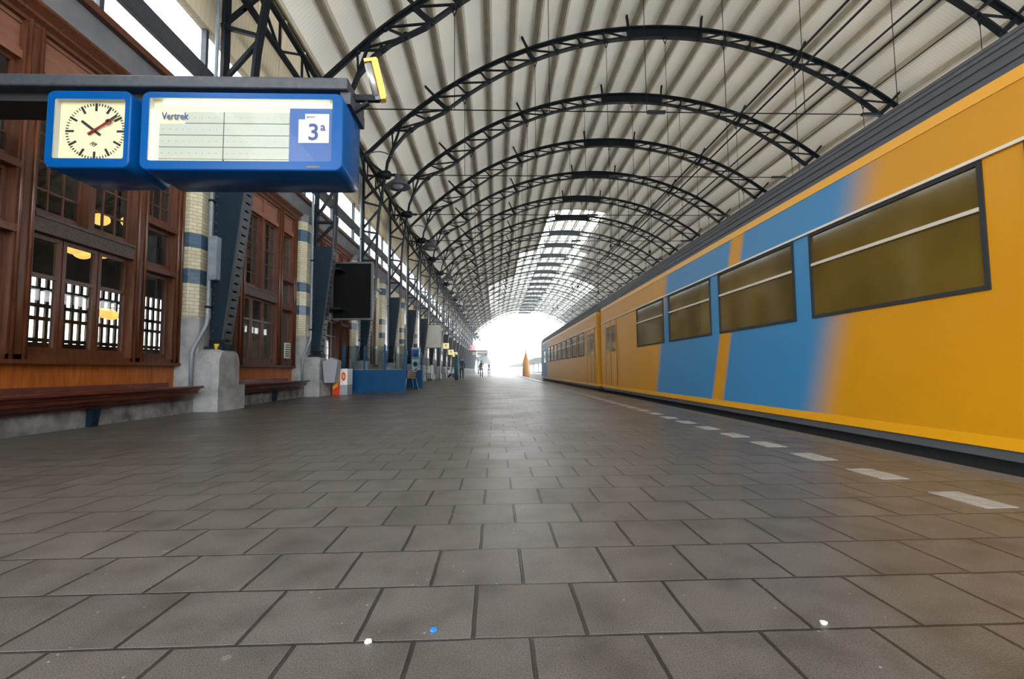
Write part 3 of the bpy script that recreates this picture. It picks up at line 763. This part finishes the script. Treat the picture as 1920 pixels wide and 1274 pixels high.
yb = YF + .06
MB().box(wx[0], wx[1], yb, yb+.01, wx[2], wx[3]).build('back_panel', 'clock_glow', db)
MB().box(wx[0]+.10, wx[1]-.04, YF+.03, YF+.05, wx[3]-.055, wx[3]-.012).build('top_tube_light', 'tube_light', db)
MB().box(wx[0]+.03, wx[1]-.32, YF+.035, YF+.05, wx[2]+.002, wx[2]+.016).build('bottom_tube_light', 'tube_light', db)
MB().box(wx[0]+.004, wx[0]+.018, YF+.035, YF+.05, wx[2]+.02, wx[3]-.09).build('side_tube_light', 'tube_light', db)
ya = yb - .012
rowz = [wx[2]+.035 + i*.1165 for i in range(5)]
split = px(411); xr0 = -1.95
for i in range(4):
    z0, z1 = rowz[i], rowz[i] + .1135
    for x0, x1 in ((wx[0]+.065, split-.003), (split+.003, xr0)):
        if i == 3 and x0 < split - .1: x0 = -2.92
        fl_ = MB().box(x0, x1, ya, yb, z0, z1).build('flap_row', 'flap', db)
        d = MB(); n = int((x1-x0)/.062)
        for j in range(n): d.box(x0+.03+j*.062, x0+.036+j*.062, ya-.002, ya, z0+.055, z0+.059)
        d.box(x0, x1, ya-.002, ya, z0, z0+.004); d.build('flap_marks', 'grey_steel', fl_)
MB().box(split-.003, split+.003, ya-.004, yb, wx[2]+.01, rowz[3]+.1135).build('divider', 'grey_steel', db)
MB().box(xr0+.004, wx[1]-.02, ya-.004, yb, wx[2]+.02, wx[3]-.065).build('track_field', 'field_blue', db)
MB().prism([(-1.86,2.865),(-1.575,2.865),(-1.575,3.15),(-1.80,3.15),(-1.80,3.095),(-1.86,3.095)], ya-.008, ya-.004).build('track_plate', 'white_print', db)
text('Vertrek', 'vertrek_text', .098, (wx[0]+.085, ya-.004, 3.085), 'navy_print', db, offset=.0018).scale.x = .78
text('spoor', 'spoor_text', .036, (-1.79, ya-.010, 3.11), 'navy_print', db)
text('3', 'track_number', .225, (-1.775, ya-.010, 2.895), 'navy_print', db, offset=.004)
text('a', 'track_letter', .115, (-1.655, ya-.010, 2.985), 'navy_print', db, offset=.002)
MB().box(-1.76,-1.64,YF-.003,YF+.001,2.600,2.622).build('maker_plate', 'grey_steel', db)
text('Klok- en bord', 'maker_text', .001, (-1.75, YF-.004, 2.574), 'black_print', db) if False else None
MB().box(wx[0], wx[1], YF+.004, YF+.008, wx[2], wx[3]).build('glass_front', 'glass_sign', db)
for x in (-3.0, -1.8): MB().box(x-.05,x+.05,4.45,4.8,3.30,3.345).build('hanger_bracket', 'beam_grey', db)

ck = empty('station_clock', (0, 0, 0), 'square blue station clock left of the nearest departure board, showing about nine past ten', 'clock')
CX0, CX1 = -4.155, -3.385; wc = (-4.075, -3.44, 2.68, 3.25)
box_housing(CX0, CX1, BZ0+.015, BZ1, YF, YF+.56, wc, .075, ck)
MB().box(wc[0], wc[1], yb, yb+.01, wc[2], wc[3]).build('dial', 'clock_glow', ck)
ccx, ccz, cr = -3.748, 2.968, .272
mkk = MB()
for i in range(60):
    a = 2*PI*i/60; L1 = .075 if i % 5 == 0 else .025; wd = .020 if i % 5 == 0 else .008
    d = Vector((math.sin(a), 0, math.cos(a))); c0 = Vector((ccx, yb-.003, ccz))
    mkk.bar(c0 + d*(cr-L1), c0 + d*cr, .004, wd)
mkk.build('minute_marks', 'black_print', ck)
def hand(ang, l1, l0, w, mt, yy, name, ring=False):
    d = Vector((math.sin(R(ang)), 0, math.cos(R(ang)))); c0 = Vector((ccx, yy, ccz)); b = MB()
    if ring:
        b.bar(c0 - d*l0, c0 + d*(l1*.62), .004, w); b.bar(c0 + d*l1*.80, c0 + d*l1, .004, .008)
        rc = c0 + d*l1*.71
        b.tube([rc + Vector((.024*math.cos(2*PI*k/16), 0, .024*math.sin(2*PI*k/16))) for k in range(17)], .006, 6)
    else: b.bar(c0 - d*l0, c0 + d*l1, .004, w)
    b.build(name, mt, ck)
hand(-52, .155, .065, .024, 'black_print', yb-.010, 'hour_hand')
hand(53, .250, .065, .020, 'black_print', yb-.015, 'minute_hand')
hand(57, .215, .065, .020, 'red_paint', yb-.020, 'second_hand', True)
em = MB()
pts = [(-.034,0),(0,.024),(.034,0),(0,-.024)]
for a, b_ in zip(pts, pts[1:] + pts[:1]): em.bar((ccx-.01+a[0], yb-.003, ccz-.125+a[1]), (ccx-.01+b_[0], yb-.003, ccz-.125+b_[1]), .003, .003)
em.build('maker_emblem', 'black_print', ck)
text('TN', 'emblem_text', .032, (ccx-.029, yb-.004, ccz-.136), 'black_print', ck, offset=.001)
MB().box(wc[0], wc[1], YF+.004, YF+.008, wc[2], wc[3]).build('glass_front', 'glass_sign', ck)
MB().box(-3.85,-3.7,4.45,4.8,3.30,3.345).build('hanger_bracket', 'beam_grey', ck)

# yellow cased lamp on the beam end
yl = empty('yellow_lamp', (-1.19, 4.55, 3.63), 'slim yellow cased lamp with a glass tube, tilted on a bracket at the beam end', 'lamp')
yl.rotation_euler = (R(10), R(-14), R(8)); yl.scale = (.95,.95,.86)
MB().prism([(.0,-.24),(.05,-.24),(.065,-.21),(.065,.2),(.055,.22),(.0,.22)], -.065, .055).build('yellow_case', 'yellow_case', yl)
MB().box(-.075,.0,-.065,.055,.185,.22).build('end_cap', 'yellow_case', yl)
MB().tube([(-.035,-.02,-.19),(-.04,-.02,.17)], .040, 14).build('glass_tube', 'alu', yl)
MB().box(-.055,.0,-.05,.04,-.235,-.17).build('lower_cap', 'grey_steel', yl)
br_ = MB().box(-1.43,-1.16,4.55,4.60,3.42,3.48).bar((-1.42,4.57,3.30),(-1.27,4.57,3.40),.05,.03)
tag(br_.build('lamp_bracket', 'black_steel', bm_))

# ------------------------------------------------------------------ things along the platform
# grey box on the first column
t = empty('junction_box', (-5.2, colY(0)-.22, 2.4), 'slim grey box fixed to the nearest iron column', 'box')
MB().prism(rrect(-.075,.075,0,.82,.03), -.07, .07).build('cover', 'pipe_grey', t); MB().box(-.04,.04,.07,.10,.1,.7).build('mount', 'black_steel', t)

def poster_board(name, x0, x1, y, z0, z1, face, label, top, legs=False, logo=False):
    t = empty(name, ((x0+x1)/2, y, 0), label, 'board'); w = (x1-x0)/2
    fr = MB().box(-w,w,-.06,.08,z0,z0+.05).box(-w,w,-.06,.08,z1-.05,z1).box(-w,-w+.05,-.06,.08,z0+.05,z1-.05).box(w-.05,w,-.06,.08,z0+.05,z1-.05)
    fr.build('frame', 'grey_steel', t)
    MB().box(-w+.05,w-.05,-.045,.06,z0+.05,z1-.05).build('poster_face', face, t)
    for s in (-1, 1):
        if legs: MB().box(s*w*.75-.03, s*w*.75+.03, -.02, .04, 0, z0).build('leg', 'grey_steel', t)
    if not legs:
        for z in (z0+.3, z1-.3): MB().box(-w+.02, -w+.42, -.50, -.05, z-.03, z+.03).build('mounting_arm', 'black_steel', t)
    return t
poster_board('poster_board', -5.0, -3.76, 14.3, 2.27, 4.06, 'poster_black', 'large black poster board in a grey frame above the grey bin', 7.85)
poster_board('poster_board', -5.05, -3.82, 33.2, 2.3, 4.02, 'poster_cream', 'blank cream poster board on two legs further down the platform', 4, legs=True)

# litter bin on the second plinth
t = empty('litter_bin', (-4.72, 13.6, .38), 'light grey litter bin with a peaked top beside the second stone plinth', 'bin')
MB().prism([(-.16,.0),(.13,.0),(.21,.62),(.03,.72),(-.22,.60)], -.17, .17).build('bin_body', 'bin_grey', t)
MB().prism([(.07,.665),(.185,.61),(.19,.63),(.075,.685)], -.11, .11).build('bin_opening', 'under_black', t)
MB().box(-.22,-.16,-.06,.06,.1,.5).build('bracket', 'grey_steel', t)
# red and yellow advertising box
t = empty('advertising_box', (-4.66, 14.3, 0), 'red, yellow and white advertising box on the ground between the bin and the blue screen', 'box')
MB().box(-.20,.02,-.25,.25,.0,.72).build('red_side', 'ad_red', t)
MB().box(.02,.235,-.25,.25,.30,.78).build('white_side', 'ad_white', t); MB().box(.02,.235,-.24,.25,.0,.30).build('grey_base', 'bin_grey', t)
MB().prism([(-.19,.16),(-.05,.25),(.01,.45),(.01,.62),(-.06,.42),(-.19,.26)], -.256, -.25).build('yellow_swoosh', 'ad_yellow', t)
ell = [(.128+.06*math.cos(2*PI*i/20), .55+.13*math.sin(2*PI*i/20)) for i in range(20)]
MB().prism(ell, -.256, -.25).build('red_oval', 'ad_red', t)
MB().prism([(.128+(a-.128)*.5, .55+(b_-.55)*.5) for a, b_ in ell], -.260, -.255).build('oval_centre', 'ad_yellow', t)

# blue terrace screens with glass above
def screen(x0, x1, y, label, posts):
    t = empty('terrace_screen', (x0, y, 0), label, 'screen', 'blue terrace screens'); w = x1 - x0
    MB().box(0, w, -.02, .02, .03, .74).build('blue_panel', 'blue_panel', t)
    for i in range(posts + 1): MB().box(w*i/posts-.025, w*i/posts+.025, -.03, .03, 0, 1.55 if i not in (1,) else 1.35).build('post', 'blue_panel', t)
    for i in range(posts): MB().box(w*i/posts+.025, w*(i+1)/posts-.025, -.005, .005, .76, 1.5).build('glass_pane', 'glass_screen', t)
    return t
screen(-4.83, -2.90, 15.0, 'wide blue terrace screen with glass above, left of the chair', 3)
screen(-3.55, -2.93, 18.6, 'narrow blue terrace screen behind the wicker chair', 1)
# terrace table, chair
t = empty('terrace_table', (-4.1, 16.6, 0), 'small round terrace table behind the wide blue screen', 'table')
MB().lathe([(.0001,.72),(.38,.72),(.38,.745),(.0001,.745)], (0,0,0), 20).build('tabletop', 'bin_grey', t)
MB().lathe([(.0001,0),(.24,0),(.24,.02),(.03,.05),(.03,.72),(.0001,.72)], (0,0,0), 12).build('pedestal', 'alu', t)
t = empty('terrace_chair', (-3.25, 17.7, 0), 'wicker terrace chair with thin metal legs beside the blue screen', 'chair'); t.rotation_euler.z = R(-60)
st_ = MB(); st_.prism(rrect(-.22,.22,-.2,.22,.06), .42, .46, 'Z'); st_.build('seat', 'wicker', t)
bk = MB()
for i in range(9):
    a = R(-80 + 160*i/8); bk.bar((.24*math.sin(a), -.02+.24*math.cos(a), .46), (.27*math.sin(a), .02+.26*math.cos(a), .80 - .12*abs(math.sin(a))), .085, .012, (math.cos(a), -math.sin(a), 0))
bk.build('backrest', 'wicker', t)
for sx in (-1, 1):
    for sy in (-1, 1): MB().tube([(sx*.19, sy*.18, .43), (sx*.25, sy*.25, 0)], .012, 6).build('leg', 'alu', t)
MB().tube([(.28*math.sin(R(a)), .02+.28*math.cos(R(a)), .81-.13*abs(math.sin(R(a)))) for a in range(-90, 91, 15)], .012, 6).build('rim', 'alu', t)
# information pillar
t = empty('information_pillar', (-3.28, 19.3, 0), 'information pillar with a blue header and a round emblem behind the narrow blue screen', 'sign')
MB().box(-.18,.16,-.05,.05,0,1.66).build('body', 'bin_grey', t); MB().box(-.16,.12,-.056,-.05,1.28,1.6).build('header', 'blue_paint', t)
MB().box(-.16,.12,-.056,-.05,.75,1.18).build('poster', 'ad_white', t)
MB().lathe([(.0001,-.062),(.10,-.062),(.10,-.056),(.0001,-.056)], (-.02,0,.98), 20, axis='Y').build('emblem', 'teal', t)
# white cabinet and posts further on
t = empty('ticket_machine', (-5.0, 34.8, 0), 'white ticket cabinet under the cream poster board', 'machine')
MB().box(-.32,.26,-.2,.2,.12,1.15).build('cabinet', 'bin_grey', t); MB().box(-.28,.28,-.16,.16,0,.12).build('foot', 'under_black', t)
MB().box(-.26,.2,-.21,-.2,.55,1.05).build('panel', 'ad_white', t); MB().box(-.14,-.0,-.22,-.21,.85,.93).build('display', 'under_black', t)
t = empty('teal_pillar', (-2.98, 35.5, 0), 'narrow teal pillar standing alone on the platform', 'pillar', kind='thing')
MB().lathe([(.0001,0),(.15,0),(.15,.5),(.17,.52),(.17,1.55),(.10,1.62),(.0001,1.62)], (0,0,0), 16).build('body', 'teal', t)
MB().lathe([(.0001,1.62),(.12,1.62),(.12,1.9),(.0001,1.95)], (0,0,0), 16).build('head', 'teal', t)
# small lit signs
for x, y, z, lab in ((-4.78, 45, 3.1, 'small lit yellow sign hanging highest, right of the cream poster board'), (-4.78, 50, 2.68, 'small lit yellow sign with an arrow, middle of three'), (-4.78, 55, 2.62, 'small lit yellow sign lowest and furthest of three')):
    t = empty('direction_sign', (x, y, z), lab, 'sign', 'small lit yellow signs')
    MB().box(-.28,.28,-.08,.08,-.27,.27).build('sign_box', 'sign_yellow', t)
    MB().bar((0,-.085,-.12),(0,-.085,.12),.01,.05).bar((-.09,-.085,.04),(0,-.085,.14),.01,.04).bar((.09,-.085,.04),(0,-.085,.14),.01,.04).build('arrow', 'black_print', t)
    MB().box(-.02,.02,-.02,.02,.27,7.82-z).build('rod', 'black_steel', t)
t = empty('shop_sign', (-4.5, 90, 5.1), 'small pink lit sign far down the platform', 'sign')
MB().box(-.5,.5,-.08,.08,-.5,.5).build('sign_box', 'sign_pink', t); MB().box(-.03,.03,-.03,.03,.5,2.7).build('rod', 'black_steel', t)
# far clock and board
t = copy_tree(ck, (0, 78, .75), 'small blue station clock far down the platform')
t = copy_tree(db, (0, 78, .75), 'small departure board far down the platform beside the far clock')
t = copy_tree(bm_, (0, 78, .75), 'steel beam carrying the far clock and far departure board')

# goose neck lamps on every second column
def make_goose():
    t = empty('bell_lamp', (0, colY(2), 0), 'x', 'lamp', 'bell lamps on curved arms')
    pts = [(-5.3,-.15,9.0)] + [(-4.65+.78*math.sin(R(a))*1.0, -.15, 8.72+.78*math.cos(R(a))) for a in range(-50, 76, 14)] + [(-3.86,-.15,8.55)]
    MB().tube(pts, .024, 8).build('curved_arm', 'grey_steel', t)
    MB().lathe([(.03,.27),(.10,.24),(.13,.10),(.17,.02),(.28,-.06),(.46,-.22),(.50,-.27),(.48,-.27),(.0001,-.18)], (-3.86,-.15,8.32), 20).build('bell_shade', 'grey_steel', t)
    MB().lathe([(.0001,-.34),(.13,-.31),(.20,-.26),(.22,-.20),(.0001,-.19)], (-3.86,-.15,8.32), 16).build('glass_bowl', 'pipe_grey', t)
    return t
gl = make_goose()
for i, k in enumerate(range(2, NB, 2)):
    o = gl if i == 0 else copy_tree(gl, (0, colY(k), 0))
    o['label'] = 'bell-shaped pendant lamp on a curved arm, %s along the platform from the camera' % ORD[i]

# overhead wires above the track
for x, z, r_, lab in ((4.75,4.75,.015,'lowest overhead contact wire above the train, left of its pair'),(4.95,4.75,.015,'lowest overhead contact wire above the train, right of its pair'),
                 (4.70,5.55,.02,'upper overhead carrier wire above the train, left of its pair'),(5.05,5.6,.02,'upper overhead carrier wire above the train, right of its pair'),
                 (6.3,5.3,.010,'thin overhead wire furthest to the right above the train')):
    w = empty('overhead_wire', (x, 0, z), lab, 'wire', 'overhead wires over the track')
    MB().tube([(0,0,0),(0,YE+60,0)], r_, 6).build('conductor', 'cable', w)
    if z > 5.5 or x > 6:
        for k in range(2, NB, 2):
            MB().tube([(0,colY(k),0),(0,colY(k),8.6-z)], .009, 5).lathe([(.0001,-.02),(.05,.0),(.05,.04),(.03,.05),(.05,.07),(.05,.11),(.0001,.12)], (0,colY(k),.1), 10).build('insulator_rod', 'cable', w)

# ------------------------------------------------------------------ train
TX = 3.5; TW = 2.8
def carriage(y0, y1, body_mat, label, wins, doors, nose=False):
    """wins: list of (y0,y1); doors: list of (y0,y1), positions along the platform"""
    t = empty('train_carriage', (0, 0, 0), label, 'train', 'carriages of the yellow and blue train')
    xl, xr = TX, TX + TW; cx = (xl+xr)/2
    side = [(xl+.03,.12),(xl,.20),(xl,2.60)]
    ops = [(a, b_, 1.23, 2.17) for a, b_ in wins]
    b = MB()
    ys = sorted({y0, y1} | {v for o in ops for v in o[:2]})
    for a, c in zip(ys, ys[1:]):
        hit = any(o[0] <= a < o[1] for o in ops)
        if hit: b.box(xl, xl+.06, a, c, .20, 1.23).box(xl, xl+.06, a, c, 2.17, 2.60)
        else: b.box(xl, xl+.06, a, c, .20, 2.60)
    b.box(xr-.06, xr, y0, y1, .2, 2.6).box(xl+.06, xr-.06, y0, y0+.06, .2, 2.6).box(xl+.06, xr-.06, y1-.06, y1, .2, 2.6)
    b.build('body_side', body_mat, t)
    for z0, z1 in ((.115,.20),(2.595,2.685)): MB().box(xl-.006, xr+.006, y0, y1, z0, z1).build('yellow_band', 'stripe_yellow', t)
    MB().box(xl+.02, xr-.02, y0+.1, y1-.1, .04, .115).build('skirt', 'train_skirt', t)
    MB().box(xl+.12, xr-.12, y0+.3, y1-.3, -.40, .04).build('underframe', 'under_black', t)
    # roof, shoulder then low arch, ribbed
    rf = [(xl+.0,2.685)]
    for i in range(1, 9):
        a = R(90*i/8); rf.append((xl + .55*(1-math.cos(a)), 2.685 + .50*math.sin(a)))
    rf += [(cx-.4, 3.28),(cx, 3.31),(cx+.4, 3.28)]
    rf += [(2*cx - p[0], p[1]) for p in reversed(rf[:9])]
    MB().prism(rf, y0, y1, smooth=False).build('roof', 'train_roof', t)
    rb = MB()
    for i in range(1, 9):
        a = R(90*(i-.3)/8); x = xl + .55*(1-math.cos(a)); z = 2.685 + .50*math.sin(a)
        rb.tube([(x, y0, z), (x, y1, z)], .013, 6)
    rb.build('roof_ribs', 'train_skirt', t)
    # full length gutter strips
    MB().box(xl-.022, xl+.01, y0, y1, 2.175, 2.20).build('window_gutter', 'train_trim', t)
    for a, c in wins:
        f = MB().box(xl-.012,xl+.03,a,a+.035,1.23,2.17).box(xl-.012,xl+.03,c-.035,c,1.23,2.17).box(xl-.012,xl+.03,a+.035,c-.035,1.23,1.265).box(xl-.012,xl+.03,a+.035,c-.035,2.14,2.17)
        w = f.build('window', 'under_black', t)
        MB().box(xl-.018,xl+.02,a+.035,c-.035,1.805,1.835).build('hopper_bar', 'train_trim', w)
        MB().box(xl+.004,xl+.012,a+.035,c-.035,1.265,2.14).build('pane', 'train_glass', w)
    for a, c in doors:
        d = MB().box(xl-.004,xl+.004,a,c,.2,2.17).build('door', body_mat, t)
        MB().box(xl-.008,xl-.003,(a+c)/2-.008,(a+c)/2+.008,.2,2.17).box(xl-.008,xl-.003,a-.012,a,.2,2.17).box(xl-.008,xl-.003,c,c+.012,.2,2.17).build('door_seam', 'under_black', d)
        for p, q in ((a+.1,(a+c)/2-.08),((a+c)/2+.08,c-.1)): MB().box(xl-.008,xl-.003,p,q,1.23,2.0).build('door_window', 'train_glass', d)
    for yb_ in (y0+3, y1-3):
        bg_ = MB().box(xl+.3,xr-.3,yb_-1.5,yb_+1.5,-.55,-.42).build('bogie', 'under_black', t)
        for dy in (-1.15, 1.15):
            for x in (cx-.80, cx+.67): MB().lathe([(.0001,0),(.12,0),(.40,.01),(.44,.02),(.44,.13),(.0001,.13)], (x, yb_+dy, -.50+.28), 24, axis='X').build('wheel', 'rail_steel', bg_)
    return t
wn = []; y = -9.6
while y < 11.5: wn.append((y, y+1.85)); y += 2.12
carriage(-11.2, 15.2, 'livery_near', 'nearest train carriage, yellow with a broad leaning blue panel, filling the right side', [w for w in wn if w[1] < 12.2], [(13.3, 14.6)])
wn = []; y = 18.2
while y < 31: wn.append((y, y+1.3)); y += 1.65
carriage(15.9, 35.5, 'livery_far', 'second train carriage, yellow with a blue far end, behind the nearest carriage', wn, [(16.3, 17.6), (32.2, 33.4)])
t = empty('carriage_gangway', (TX+1.4, 15.55, 0), 'dark rubber gangway between the two train carriages', 'gangway')
gw = MB()
for i in range(5): gw.box(-.95+(.03 if i%2 else 0), .95-(.03 if i%2 else 0), -.35+i*.14, -.21+i*.14, .1, 2.7)
gw.build('bellows', 'under_black', t)

# ------------------------------------------------------------------ beyond the hall
t = empty('orange_marker', (4.3, 66, 0), 'tall tapering orange-yellow marker standing beyond the far end of the train', 'marker')
MB().lathe([(.0001,-.9),(.52,-.9),(.50,1.1),(.40,2.1),(.20,2.8),(.0001,3.5)], (0,0,0), 6).build('body', 'marker_orange', t)
MB().lathe([(.0001,3.2),(.07,3.25),(.05,3.8),(.0001,3.85)], (0,0,0), 8).build('tip', 'marker_orange', t)
t = empty('far_canopy', (10, 0, 0), 'long grey canopy of the neighbouring platform far beyond the hall', 'canopy', kind='thing')
MB().prism([(-1,3.3),(4,3.7),(9,3.3),(9,3.6),(4,4.0),(-1,3.6)], 108, 420).build('canopy_roof', 'far_grey', t)
for i in range(16):
    MB().box(3.8,4.2,112+i*20-.2,112+i*20+.2,-1,3.7).build('post', 'far_grey', t)
MB().box(0, 8, 108, 420, -1, .0).build('platform', 'stone_dark', t)
t = empty('platform_canopy', (-4.6, 0, 0), 'dark platform canopy continuing beyond the end of the hall', 'canopy', kind='thing')
MB().prism([(-3,4.6),(0,3.9),(2.4,4.5),(2.4,4.8),(0,4.2),(-3,4.9)], YE+3, 230).build('canopy_roof', 'teal', t)
for i in range(5): MB().box(-.15,.15,YE+6+i*20,YE+6.3+i*20,0,4).build('post', 'teal', t)
t = empty('direction_sign', (1.1, 125, 0), 'hollow arrow-shaped sign on a post far out in the bright opening', 'sign')
MB().path([(-1.2,0,3.0),(-.8,0,3.7),(1.3,0,3.5),(1.0,0,2.9),(.1,0,2.4),(-1.2,0,3.0)], .08, .22).build('arrow_frame', 'teal', t)
MB().box(-.06,.06,-.06,.06,0,2.6).build('post', 'teal', t)

# ------------------------------------------------------------------ people
def skinned(name, verts, edges, radii, material, parent, sub=2):
    me = bpy.data.meshes.new(name); me.from_pydata(verts, edges, []); o = bpy.data.objects.new(name, me); S.collection.objects.link(o)
    me.materials.append(MATS[material]); sk = o.modifiers.new('skin', 'SKIN'); sk.use_smooth_shade = True
    for i, r_ in enumerate(radii): me.skin_vertices[0].data[i].radius = r_ if isinstance(r_, tuple) else (r_, r_)
    me.skin_vertices[0].data[0].use_root = True
    ss = o.modifiers.new('subsurf', 'SUBSURF'); ss.levels = sub; ss.render_levels = sub
    o.parent = parent; return o
def head(parent, p, r=.105):
    h = MB().lathe([(r*math.sin(PI*j/10)*.85+.0001, -r*1.2*math.cos(PI*j/10)) for j in range(11)], p, 14)
    h.lathe([(.0001,-.02),(.016,-.015),(.012,.02),(.0001,.03)], (p[0], p[1]-r*.86, p[2]-.01), 8)
    for s in (-1, 1): h.lathe([(.0001,-.03),(.014,-.02),(.014,.02),(.0001,.03)], (p[0]+s*r*.86, p[1], p[2]), 6)
    h.build('head', 'skin', parent)
    MB().lathe([(r*1.0,.0),(r*.98,.05),(r*.7,.11),(.0001,.135)], (p[0], p[1]+.02, p[2]), 14).build('hair', 'hair', parent)
def hand_mesh(b, w, d):
    w = Vector(w); d = Vector(d).normalized(); sd = Vector((0, 1, 0)); 
    b.bar(w, w + d*.09, .08, .03)
    for i, l in enumerate((.07,.08,.075,.06)):
        s0 = w + d*.085 + sd*(-.03+.02*i); b.tube([s0, s0+d*l*.5+Vector((.0,0,0)), s0+d*l+Vector((.01,0,0))], [.009,.008,.006], 6)
    b.tube([w+d*.02+sd*-.04, w+d*.06+sd*-.065, w+d*.09+sd*-.065], [.011,.010,.007], 6)
def standing(x, y, label, top, legs, stride=.18, rz=0):
    t = empty('person', (x, y, 0), label, 'person', 'people walking on the platform'); t.rotation_euler.z = rz
    # one continuous clothed body
    V = [(0,0,.95),(0,0,1.12),(0,0,1.35),(0,0,1.46),(0,0,1.54),(-.19,0,1.42),(-.25,.05,1.15),(-.25,-.03,.90),(.19,0,1.42),(.25,-.05,1.15),(.25,.05,.90)]
    E = [(0,1),(1,2),(2,3),(3,4),(3,5),(5,6),(6,7),(3,8),(8,9),(9,10)]
    Rr = [(.15,.11),(.13,.10),(.17,.11),(.13,.09),.055,.065,.045,.035,.065,.045,.035]
    skinned('body', V, E, Rr, top, t)
    V = [(0,0,.93),(-.10,0,.86),(-.11,stride*.4,.48),(-.11,stride,.09),(-.11,stride-.13,.04),(.10,0,.86),(.11,-stride*.5,.49),(.11,-stride,.09),(.11,-stride-.13,.04)]
    E = [(0,1),(1,2),(2,3),(3,4),(0,5),(5,6),(6,7),(7,8)]
    skinned('trousers', V, E, [(.14,.11),.095,.065,.05,.04,.095,.065,.05,.04], legs, t)
    head(t, (0, -.01, 1.63)); hm = MB(); hand_mesh(hm, (-.25,-.03,.90), (0,-.1,-1)); hand_mesh(hm, (.25,.05,.90), (0,.1,-1)); hm.build('hands', 'skin', t)
    return t
standing(-1.5, 49, 'person in a checked shirt and blue trousers walking in the middle of the platform', 'cloth_plaid', 'cloth_blue')
standing(-.95, 66, 'person in dark clothes walking further off to the right of the one in blue trousers', 'teal', 'cloth_dark', .1)
standing(-2.55, 74, 'person in dark clothes furthest off on the platform', 'cloth_dark', 'cloth_dark', .05)
standing(-2.95, 38, 'person in a navy top half hidden behind the teal pillar', 'cloth_blue', 'cloth_dark', .05).location.x = -3.02 + .25
def sitting(x, y, label, top, legs, rz):
    t = empty('person', (x, y, 0), label, 'person', 'people sitting on the platform'); t.rotation_euler.z = rz
    V = [(0,0,.16),(0,-.02,.35),(0,-.06,.58),(0,-.07,.70),(0,-.08,.78),(-.18,-.06,.66),(-.24,-.22,.46),(-.14,-.42,.44),(.18,-.06,.66),(.24,-.22,.46),(.14,-.42,.44)]
    E = [(0,1),(1,2),(2,3),(3,4),(3,5),(5,6),(6,7),(3,8),(8,9),(9,10)]
    skinned('body', V, E, [(.16,.13),(.14,.11),(.17,.11),(.12,.09),.055,.065,.045,.035,.065,.045,.035], top, t)
    V = [(0,0,.14),(-.11,-.1,.14),(-.14,-.48,.44),(-.13,-.62,.06),(-.13,-.74,.04),(.11,-.1,.14),(.14,-.48,.44),(.13,-.62,.06),(.13,-.74,.04)]
    E = [(0,1),(1,2),(2,3),(3,4),(0,5),(5,6),(6,7),(7,8)]
    skinned('trousers', V, E, [(.15,.12),.10,.068,.05,.04,.10,.068,.05,.04], legs, t)
    head(t, (0, -.10, .88)); hm = MB(); hand_mesh(hm, (-.14,-.42,.44), (.5,-1,-.1)); hand_mesh(hm, (.14,-.42,.44), (-.5,-1,-.1)); hm.build('hands', 'skin', t)
sitting(-4.7, 46, 'person in a white shirt sitting on the ground against a column, left of the pair', 'cloth_white', 'cloth_blue', R(60))
sitting(-4.1, 46.4, 'person in a pale top sitting on the ground, right of the pair', 'cloth_white', 'cloth_dark', R(20))

# small things on the facade
t = empty('menu_card', (FX+.06, 12.68, 1.06), 'white menu card with dark lines in the second window bay', 'card')
MB().box(-.01,.01,-.17,.17,0,.42).build('card', 'poster_cream', t)
ln = MB()
for i in range(6): ln.box(.01,.013,-.13,.13,.05+i*.06,.07+i*.06)
ln.build('printed_lines', 'black_print', t)
t = MB().lathe([(.0001,0),(.03,0),(.045,.09),(.05,.10),(.0001,.10)], (-5.12, 8.70, 1.12), 10).build('paper_cup', 'ad_yellow'); tag(t, 'crumpled yellow cup on the nearest stone plinth beside the iron column', 'cup')

# ------------------------------------------------------------------ added haze in the far half of the hall, standing in for part of the glare
hz = bpy.data.materials.new('haze'); hz.use_nodes = True; N = hz.node_tree.nodes; L = hz.node_tree.links
N.remove(N['Principled BSDF']); vs = N.new('ShaderNodeVolumeScatter'); vs.inputs['Density'].default_value = .006; vs.inputs['Anisotropy'].default_value = .5
vs.inputs['Color'].default_value = (.85,.93,1,1); L.new(vs.outputs[0], N['Material Output'].inputs['Volume']); MATS['haze'] = hz
h = MB().box(-5.0, 19, 26, YE+30, .012, 14.4).build('haze', 'haze'); tag(h, 'thin bluish haze standing in for glare in the far half of the train hall', 'haze', kind='stuff')
